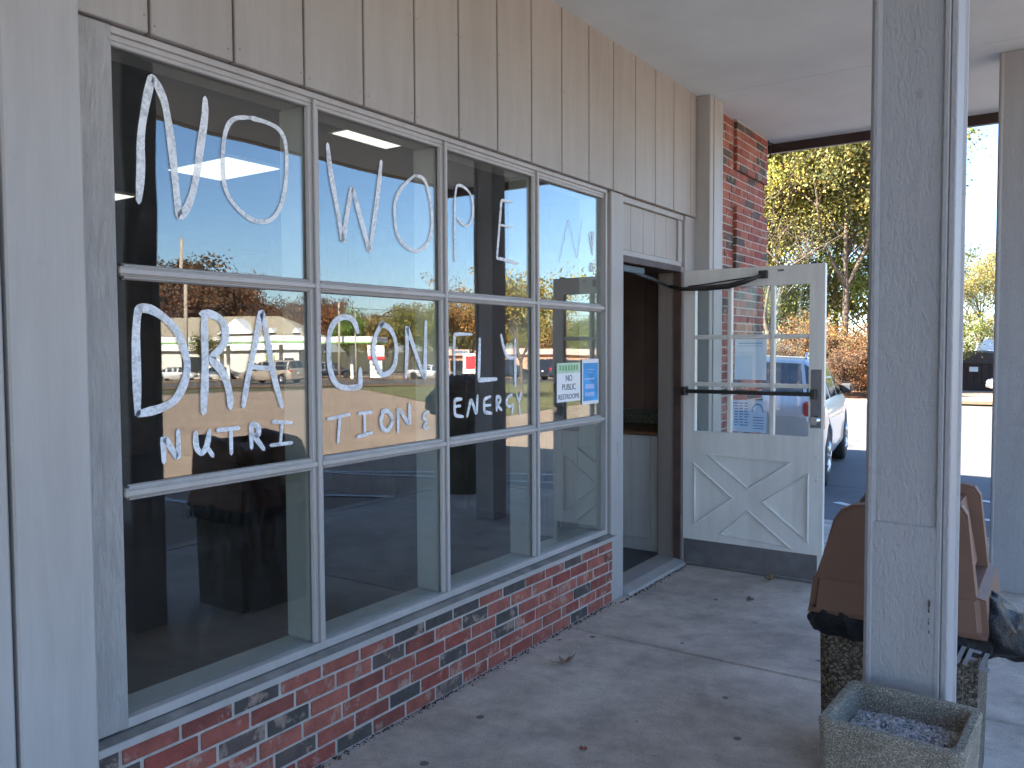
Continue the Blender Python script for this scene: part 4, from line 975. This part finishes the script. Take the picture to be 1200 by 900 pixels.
REFL='mirrored in the window'
# across the road, seen in the window glass
d=Vector((46.1-50.6,42.7-41.8)).normalized()
van=car('parked_minivan','tan minivan driving past the filling station, mirrored in the window','minivan',4.95,1.95,1.72,(.42,.34,.26),'minivan')
place(van,46.6,42.6,math.atan2(50.5-46.1,-(41.8-42.7))*0+math.atan2(-(46.5-42.2),(38.6-42.6))*0+R(-103))
base_s=car('parked_suv','dark blue pickup sized suv waiting beside the forecourt kiosk','suv',4.9,1.95,1.75,(.03,.04,.06),'suv',False); place(base_s,81.5,61.0,R(60))
sed=car('parked_sedan','white sedan at the left end of the forecourt, front towards the post','sedan',4.6,1.8,1.42,(.62,.62,.62),'sedan',False); place(sed,77.5,50.0,R(58))
s2=copy_tree(sed); s2['label']='second white car on the forecourt, right of the tall utility pole'; place(s2,74.5,53.2,R(50))
s3=copy_tree(base_s); s3['label']='dark suv under the forecourt canopy, right of the pump'; place(s3,71,66,R(40))
tr=copy_tree(s2); tr['label']='white vehicle on the side road past the price sign'; place(tr,52.5,61.8,R(70))
s5=copy_tree(base_s); s5['label']='dark car parked outside the low orange shop'; place(s5,42.0,60,R(30))
s6=copy_tree(base_s); s6['label']='black car at the kerb beyond the grass island'; place(s6,33.5,57,R(20))
wc=copy_tree(sed); wc['label']='white car nose in front of the brown enclosure, cut by the right hand post'; place(wc,3.35,46.6,R(92))
# ================================================================== FILLING STATION (mirrored in the glass)
def F(a,n,z=0):
    ox,oy=73.0,48.2; ax,ay=-.826,.563; nx,ny=.563,.826
    x=ox+a*ax+n*nx; y=oy+a*ay+n*ny; return Vector((x,y,z))
FM=Matrix.Rotation(math.atan2(.563,-.826),4,'Z')   # local x -> along, local y -> ? (towards us)
gz=-1.80
gs=thing('filling_station_canopy','long white forecourt canopy with a green underline on white columns','canopy',F(0,0,gz),math.atan2(.563,-.826))
# local: x along, y towards the road (negative n)
mb=MB(); mb.cbox(-30,21.5,-7,0,3.92,4.48,.03); mb.build('canopy_roof',M['white'],gs)
mb=MB(); mb.cbox(-30.02,21.52,-7.02,.02,3.80,3.918,.01); mb.build('green_band',simple('green_band',(.22,.45,.12),.5),gs)
for x in (-20,-8,4.8,5.5,9.9,11.0,18.4):
    mb=MB(); mb.cbox(x-.16,x+.16,-3.2,-2.9,-.3,3.6,.02); mb.build('column',M['white'],gs)
for x in (-14,-3,8):
    o=thing('fuel_pump','white fuel pump on the forecourt under the canopy','fuel pump',F(x,3.0,gz-.1),math.atan2(.563,-.826),'fuel pumps under the canopy')
    mb=MB(); mb.cbox(-.45,.45,-.3,.3,0,1.9,.04); mb.build('pump_body',M['white'],o)
    mb=MB(); mb.cbox(-.3,.3,.301,.32,1.1,1.6,.01); mb.build('display',M['plastic'],o)
    mb=MB(); mb.tube([(.46,0,1.5),(.62,0,1.2),(.60,0,.5),(.46,0,.4)],.03,6); mb.build('hose',M['black'],o)
store=thing('station_shop','pale walled shop with a hipped tan shingle roof and a white dormer behind the canopy','shop building',F(0,14,gz-.25),math.atan2(.563,-.826))
mb=MB(); mb.box(-24,10,-10,0,0,3.3); mb.build('wall',simple('pale_wall',(.62,.58,.52),.8,var=.04),store)
mb=MB(); b=bmesh.new()
v=[b.verts.new(p) for p in ((-25,.8,5.3-.35),(11.5,.8,5.3-.35),(11.5,-11,4.95),(-25,-11,4.95),(-20,-5,7.4),(6.5,-5,7.4))]
for f in ((0,1,5,4),(1,2,5),(2,3,4,5),(3,0,4),(0,3,2,1)): b.faces.new([v[i] for i in f])
mb.merge(b); mb.build('roof',simple('tan_shingle',(.30,.26,.19),.9,var=.2,vs=3),store)
mb=MB(); mb.box(-24.5,11,-10.5,.5,3.3,4.95); mb.build('cornice',M['white'],store)
mb=MB(); mb.prism([(.7,5.2),(4.9,5.2),(2.8,6.95)],'y',-3,.9); mb.build('dormer',M['white'],store)
for x in (7.0,9.9):
    mb=MB(); mb.prism([(x-.45,5.25),(x+.45,5.25),(x,5.85)],'y',-1.5,.9); mb.build('small_dormer',M['white'],store)
for x in (-20,-15,-10,-2.5):
    mb=MB(); mb.cbox(x-1.3,x+1.3,.001,.08,.7,2.6,.02); w=mb.build('window',M['carglass'],store)
mb=MB(); mb.cbox(8.3,9.4,.001,.09,0,2.3,.02); mb.build('door',M['carglass'],store)
mb=MB(); mb.cbox(6.2,7.2,.1,.16,1.4,2.6,.02); mb.build('poster_panel',simple('lime_panel',(.45,.55,.12),.6),store)
# price sign
ps=thing('price_sign','tall forecourt sign, white over a red band with price panels in black','sign',(50.2,54.9,T(50.2,54.9)),math.atan2(-50.2,-54.9-0)+R(90)*0)
ps.rotation_euler=(0,0,math.atan2(54.9,50.2)+pi/2+R(4))
mb=MB(); mb.cbox(-.72,.72,-.15,.15,.2,1.95,.02); mb.build('frame',M['plastic'],ps)
mb=MB(); mb.cbox(-.74,.74,-.17,.17,2.25,3.25,.03); mb.build('name_panel',M['white'],ps)
mb=MB(); mb.cbox(-.76,.76,-.18,.18,1.97,2.24,.02); mb.build('red_band',M['red'],ps)
mb=MB(); mb.cbox(-.55,-.45,-.1,.1,-.4,.199,.01); mb.cbox(.45,.55,-.1,.1,-.4,.199,.01); mb.build('leg',M['plastic'],ps)
for i in range(4):
    mb=MB(); z=.28+i*.41; mb.cbox(-.60,.50,.152,.17,z,z+.36,.01); mb.cbox(-.60,.50,-.17,-.152,z,z+.36,.01); mb.build('price_panel',M['white'],ps)
mb=MB()
for i,wd in enumerate((.09,.05,.11,.07,.06,.09)): mb.box(-.5+i*.15,-.5+i*.15+wd,.172,.176,2.75,2.92); mb.box(-.5+i*.15,-.5+i*.15+wd,-.176,-.172,2.75,2.92)
for i,wd in enumerate((.07,.09,.05)): mb.box(-.0+i*.15,-.0+i*.15+wd,.172,.176,2.45,2.6); mb.box(-.0+i*.15,i*.15+wd,-.176,-.172,2.45,2.6)
mb.build('sign_marks',M['ink'],ps)
# second shop
sh=thing('low_shop','low orange fronted shop beyond the grass island','shop building',(58.2,79.5,-2.3),math.atan2(.563,-.826))
mb=MB(); mb.box(-3,26,-9,0,0,2.9); mb.build('wall',simple('orange_wall',(.45,.24,.15),.8,var=.1),sh)
mb=MB(); mb.box(-3.4,26.4,-9.4,.5,2.9,3.6); mb.build('roof',simple('pink_band',(.55,.36,.30),.8),sh)
for x in (-.8,4,9,14,20):
    mb=MB(); mb.cbox(x-1.6,x+1.6,.001,.06,.5,2.3,.02); mb.build('window',M['carglass'],sh)
# poles and wires
def pole(x,y,h,lab,arm=True,r=.14):
    o=thing('utility_pole',lab,'utility pole',(x,y,T(x,y)),R(35))
    mb=MB(); mb.tube([(0,0,-.4),(0,0,h)],[r,r*.65],10); mb.build('shaft',simple('weathered_pole',(.34,.28,.22),.9,vs=5),o)
    if arm: mb=MB(); mb.cbox(-1.2,1.2,-.06,.06,h-.7,h-.55,.01); mb.build('crossarm',M['bark'],o)
    return o
pole(60.5,42.4,12.1,'tall bare pole rising above the dormer roof, mirrored in the first pane',False,.19)
pole(56.9,56.8,7.6,'utility pole with a crossarm left of the price sign',True)
pole(52.0,54.2,6.2,'thin pole just left of the price sign',False,.09)
pole(62,86,11,'leaning grey pole behind the price sign',True)
wi=MB()
def wire(a,b_,sag,r=.025):
    a=Vector(a);b_=Vector(b_); wi.tube([a.lerp(b_,t/12)-Vector((0,0,sag*4*(t/12)*(1-t/12))) for t in range(13)],r,4)
wire((100,10,9.0),(56.9,56.8,5.6),1.2); wire((56.9,56.8,5.6),(30,92,6.0),1.0); wire((100,10,8.2),(56.9,56.8,5.0),1.2); wire((56.9,56.8,5.0),(30,92,5.3),1.0); wire((56.9,56.8,4.0),(40,110,5.0),1.0,.02)
tag(wi.build('overhead_wire',M['black']),'black overhead wires strung along the road between the poles','wires')
# real estate style sign on the island
isl=thing('island_sign','white notice board on two posts beside the tree on the grass island','sign',(24.6,35.6,T(24.6,35.6)),math.atan2(35.6,24.6)+pi/2)
mb=MB(); mb.cbox(-.55,.55,-.03,.03,.9,2.0,.01); mb.build('board',M['white'],isl)
mb=MB(); mb.cbox(-.52,-.46,-.06,-.031,-.3,2.0,.004); mb.cbox(.46,.52,-.06,-.031,-.3,2.0,.004); mb.build('post',M['white'],isl)
mb=MB(); mb.cbox(-.40,.10,.031,.036,1.15,1.85,.002); mb.cbox(-.40,.10,-.036,-.0315,1.15,1.85,.002); mb.build('sign_marks',M['red'],isl)
# ================================================================== ENCLOSURE
en=thing('bin_enclosure','dark brown gabled enclosure with small white notices at the end of the driveway','enclosure',(-1.7,50.5,T(-1.7,50)),R(-4))
mb=MB()
for i in range(14): mb.cbox(-2.6+i*.36,-2.6+i*.36+.35,-.05,.05,0,1.45,.01)
mb.box(-2.6,2.4,.3,3.8,0,1.45); mb.build('board_wall',simple('dark_brown_boards',(.045,.028,.022),.8,var=.2),en)
mb=MB(); mb.prism([(-2.7,1.45),(2.6,1.45),(.9,1.95),(-.6,2.15),(-1.8,1.95)],'y',-.1,3.9); mb.build('roof',simple('dark_roof',(.06,.045,.04),.8),en)
for x,z,w in ((-1.95,1.35,.26),(-.45,1.15,.42),(1.35,1.05,.14)):
    mb=MB(); mb.cbox(x-w/2,x+w/2,-.13,-.11,z-.13,z+.13,.005); mb.build('notice',M['white'],en)
tk=thing('white_tank','white rounded tank showing above the brown enclosure','tank',(-1.2,56.5,T(-1,56)),0)
mb=MB(); mb.lathe([(-1.4,.3),(-1.25,.9),(-.9,1.15),(.9,1.15),(1.25,.9),(1.4,.3)],(0,0,1.75),'x',28); mb.build('shell',M['white'],tk)
mb=MB(); mb.cbox(-.9,-.7,-.9,.9,-.2,.75,.02); mb.cbox(.7,.9,-.9,.9,-.2,.75,.02); mb.build('cradle',M['steel'],tk)
# ================================================================== TREES
def treemesh(seed,h,spread,nleaf,ls,trunk_frac=.3,tr=.22,density=1.0,low=False):
    """returns (wood mesh, leaf mesh)"""
    r=random.Random(seed); wood=MB(); tips=[]
    def limb(p,d,ln,rad,lev):
        pts=[p]; q=p.copy(); dd=d.copy(); n=4
        for i in range(n):
            dd=(dd+Vector((r.uniform(-.22,.22),r.uniform(-.22,.22),r.uniform(-.05,.16)))).normalized(); q=q+dd*ln/n; pts.append(q.copy())
        wood.tube(pts,[rad*(1-.5*i/n) for i in range(n+1)],6 if lev<2 else 4,cap=False)
        if lev>=3: tips.append((q,ln)); return
        if lev>=2: tips.append((pts[2],ln*.8))
        nb=r.choice((3,4)) if lev<2 else 3
        for i in range(nb):
            t=r.uniform(.45,1.0) if i else 1.0; bp=pts[min(n,max(1,int(t*n)))]
            a=r.uniform(0,2*pi); out=Vector((cos(a),sin(a),r.uniform(.1,.8))).normalized()
            nd=(dd*.55+out*spread).normalized(); limb(bp,nd,ln*r.uniform(.55,.78),rad*.5,lev+1)
    H0=h*trunk_frac; base=Vector((0,0,-.3)); top=Vector((r.uniform(-.2,.2),r.uniform(-.2,.2),H0))
    pts=[base,base.lerp(top,.5)+Vector((r.uniform(-.1,.1),0,0)),top]; wood.tube(pts,[tr*1.25,tr,tr*.85],8,cap=False)
    k=r.choice((3,4))
    for i in range(k):
        a=2*pi*i/k+r.uniform(-.4,.4); limb(top,Vector((cos(a)*.45*spread,sin(a)*.45*spread,1)).normalized(),h*.34,tr*.62,0)
    limb(top,Vector((0,0,1)),h*.40,tr*.7,0)
    if low:
        for i in range(6):
            a=r.uniform(0,6.28); limb(Vector((0,0,H0*r.uniform(.25,.9))),Vector((cos(a),sin(a),.45)).normalized(),h*.22,tr*.3,1)
    zt=max(p.z for p,_ in tips); sc=h/zt
    wm=bpy.data.meshes.new('trunk'); bmesh.ops.scale(wood.bm,vec=(1,1,sc),verts=wood.bm.verts[:]); wood.bm.to_mesh(wm); wood.bm.free(); wm.materials.append(M['bark'])
    V=[];Fc=[]
    for i in range(nleaf):
        p,ln=r.choice(tips); p=Vector((p.x,p.y,p.z*sc)); s=ln*.42*density
        g=Vector((r.gauss(0,s),r.gauss(0,s),r.gauss(0,s*.65))); c=p+g
        if c.z<.3: continue
        ax=Vector((r.gauss(0,1),r.gauss(0,1),r.gauss(0,.6)+.3)).normalized(); u=ax.orthogonal().normalized(); u=Matrix.Rotation(r.uniform(0,6.3),3,ax)@u; w=ax.cross(u)
        a=ls*r.uniform(.6,1.3); bq=a*r.uniform(.45,.7); j=len(V)
        V+=[c-u*a,c-w*bq+ax*bq*.2,c+u*a,c+w*bq+ax*bq*.25]; Fc.append((j,j+1,j+2,j+3))
    lm=bpy.data.meshes.new('crown'); lm.from_pydata(V,[],Fc); lm.materials.append(M['leaf']); lm.update()
    return wm,lm
VAR={}
VAR['big']=[treemesh(11,15,.9,27000,.082,.28,.15,.60,True),treemesh(12,16,.85,27000,.082,.32,.16,.62),treemesh(13,13,1.0,24000,.08,.25,.13,.62,True)]
VAR['far']=[treemesh(21,14,.9,11000,.20,.25,.25,1.0),treemesh(22,16,.75,11000,.20,.28,.28,.95),treemesh(23,12,1.1,10000,.19,.22,.2,1.0)]
VAR['bush']=[treemesh(31,4.2,1.4,11000,.055,.08,.06,1.1,True),treemesh(32,3.4,1.6,9500,.05,.08,.05,1.1,True)]
VAR['bare']=[treemesh(41,12,.8,2500,.06,.3,.16,.8)]
VAR['small']=[treemesh(51,6.5,1.0,7000,.075,.34,.09,.8),treemesh(52,5.5,1.2,6000,.075,.3,.08,.9)]
def tree(kind,vi,x,y,colr,label,s=1.0,grp=None,rz=0,name='tree'):
    wm,lm=VAR[kind][vi%len(VAR[kind])]
    o=thing(name,label,'shrub' if name=='shrub' else 'tree',(x,y,T(x,y)-.05),rz,grp); o.scale=(s,s,s)
    a=bpy.data.objects.new('trunk' if name!='shrub' else 'stem',wm); col.objects.link(a); a.parent=o
    c=bpy.data.objects.new('crown' if name!='shrub' else 'foliage',lm); col.objects.link(c); c.parent=o; c.color=(*colr,1)
    return o
GR=(.17,.22,.07); YG=(.34,.36,.11); OR=(.20,.12,.07); RB=(.14,.085,.06); DG=(.06,.09,.035); OL=(.24,.24,.10); GO=(.30,.22,.08)
# woodland straight ahead
big=[(-13.5,41,YG,0,1.0,'tall yellow green tree beside the brick corner'),(-10.4,39.5,YG,1,.92,'bright yellow green tree just right of the brick corner'),(-8.2,43,GR,2,1.1,'mid green tree in the middle of the wood edge'),
 (-6.6,40.5,OL,1,1.02,'olive tree with open dark limbs left of the near post'),(-6.6,46,GR,0,1.0,'green tree half hidden by the near post'),(-16.5,45,OL,2,1.1,'olive tree furthest left of the wood edge'),
 (-3.3,44.5,GR,2,.62,'lower green tree to the right of the near post'),(-15,54,GR,1,1.15,'tall green tree deep in the wood at left'),(-9.2,50,OL,1,1.0,'olive tree standing in the gap behind the front trees'),(-12.3,47,GR,2,1.05,'green tree close behind the two yellow green trees')]
for i,(x,y,c,vi,s,lab) in enumerate(big): tree('big',vi,x,y,c,lab,s,'trees along the wood edge',i*1.3)
tree('bare',0,-9.2,37.5,OL,'almost bare leaning tree at the front of the wood edge',.9,'trees along the wood edge')
bl=[(-9.5,35.5,OR,'orange brown shrub at the left of the bank'),(-8.0,34.2,RB,'rust coloured shrub on the bank above the silver car'),(-6.6,35.0,OR,'orange shrub in the middle of the bank'),(-5.4,34.0,RB,'rusty shrub seen between the door and the near post'),(-4.6,35.6,OR,'tall orange shrub next to the near post'),(-6.2,37.5,OL,'olive shrub behind the rusty ones'),(-3.6,39,DG,'dark green shrub right of the near post by the enclosure'),(-11.5,34.4,RB,'rust shrub furthest left on the bank'),(-7.3,38.5,GO,'golden shrub at the back of the bank'),(-4.9,38.5,OR,'brown orange shrub at the back by the near post'),(-6.0,43,OL,'olive undergrowth shrub between the trunks at right'),(-8.4,44,GR,'green undergrowth shrub between the trunks in the middle'),(-10.8,43,OL,'olive green undergrowth shrub between the trunks at left'),(-7.2,47,GR,'green undergrowth shrub far back between the trunks')]
for i,(x,y,c,lab) in enumerate(bl): tree('bush',i,x,y,c,lab,.62+.10*(i%3),'shrubs on the leaf bank',i*.9,'shrub')
tree('big',2,1.2,76,GO,'golden tree far behind the brown enclosure',.75,'far trees behind the enclosure',1)
tree('big',0,-3.6,72,OL,'olive tree far behind the enclosure, left of the golden one',.75,'far trees behind the enclosure',2)
tree('big',1,5.5,82,OR,'orange tree far behind the enclosure at right',.7,'far trees behind the enclosure',3)
# ridge behind the filling station (mirrored)
k=0
cols=[('rust brown',RB),('orange brown',OR),('russet',RB),('olive',OL),('mid green',GR),('dark green',DG),('olive green',GR)]
import colorsys
for row,(dist,hs) in enumerate(((1.0,.86),(1.12,1.05))):
    for i in range(21):
        t=i/20.; a=R(31+41*t)                    # bearing from +x towards +y, measured from the shop
        D0=(118-18*t)*dist
        x=D0*cos(a); y=D0*sin(a)
        w=t*1.0+random.uniform(-.12,.12)
        c=RB if w<.15 else OR if w<.25 else RB if w<.33 else (OL if random.random()<.3 else GR) if w<.75 else (YG if random.random()<.5 else GR)
        c=tuple(q*random.uniform(.8,1.15) for q in c)
        tree('far',k,x,y,c,'one of the many trees on the ridge behind the filling station',hs*random.uniform(.85,1.12)*(17.0 if t<.10 else 17-(t-.1)*27 if t<.28 else 12.0-(t-.28)*9)*.88/[14,16,12][k%3],'trees on the ridge behind the filling station',random.uniform(0,6)); k+=1
tree('far',0,60,96,GR,'single green tree between the price sign and the low shop',.75,None,2)
tree('far',1,40,88,YG,'yellow green tree behind the low shop',.8,None,1)
# island trees
tree('small',0,25.4,36.4,(.28,.18,.07),'small golden tree with a thin trunk on the grass island',.95,None,.3)
tree('small',1,15.3,26.3,(.28,.25,.08),'yellowing young tree nearest the walkway on the grass island',.90,None,2)
tree('small',0,12.0,30.5,YG,'green yellow young tree at the far end of the grass island',1.0,None,4)
tree('small',1,62,45.5,OL,'small bushy tree in front of the station shop',.8,None,1)
tree('small',1,16,40,YG,'yellow green tree beyond the grass island',1.1,None,5)
# ================================================================== LIGHT, CAMERA
w=bpy.data.worlds.new('World'); scene.world=w; w.use_nodes=True; nt=w.node_tree
sky=nt.nodes.new('ShaderNodeTexSky'); sky.sky_type='NISHITA'; sky.sun_disc=False; sky.sun_elevation=R(SUN_EL); sky.sun_rotation=R(SUN_ROT)
sky.air_density=1.0; sky.dust_density=.6; sky.ozone_density=6.0
nt.links.new(sky.outputs[0],nt.nodes['Background'].inputs[0]); nt.nodes['Background'].inputs[1].default_value=SKY
sl_=bpy.data.lights.new('sun','SUN'); sl_.energy=SUN; sl_.angle=R(.5); sl_.color=(1,.93,.82)
so=bpy.data.objects.new('sun',sl_); col.objects.link(so)
trav=Vector((SX,SY,-math.hypot(SX,SY)*math.tan(R(SUN_EL)))).normalized()
so.rotation_euler=trav.to_track_quat('-Z','Y').to_euler()
cd=bpy.data.cameras.new('camera'); cam=bpy.data.objects.new('camera',cd); col.objects.link(cam); scene.camera=cam
yaw,pitch,roll,f,D=0.599141741039522,-0.04463231557952746,-0.004817098518685209,962.2408616290923,2.224462112934345
fw=Vector((-sin(yaw)*cos(pitch),cos(yaw)*cos(pitch),sin(pitch))); rt0=Vector((cos(yaw),sin(yaw),0)); up=rt0.cross(fw)
r_=rt0*cos(roll)+up*sin(roll); u_=-rt0*sin(roll)+up*cos(roll)
Mx=Matrix((r_,u_,-fw)).transposed().to_4x4(); Mx.translation=Vector((D,0,1.5)); cam.matrix_world=Mx
cd.sensor_fit='HORIZONTAL'; cd.sensor_width=36; cd.lens=36*f/1200; cd.clip_start=.05; cd.clip_end=2000
vs=scene.view_settings; vs.view_transform='Standard'; vs.look='None'; vs.exposure=EXPO; vs.gamma=1; vs.use_curve_mapping=False
scene.render.engine='CYCLES'
scene.cycles.max_bounces=10; scene.cycles.diffuse_bounces=5; scene.cycles.transparent_max_bounces=16; scene.cycles.glossy_bounces=5
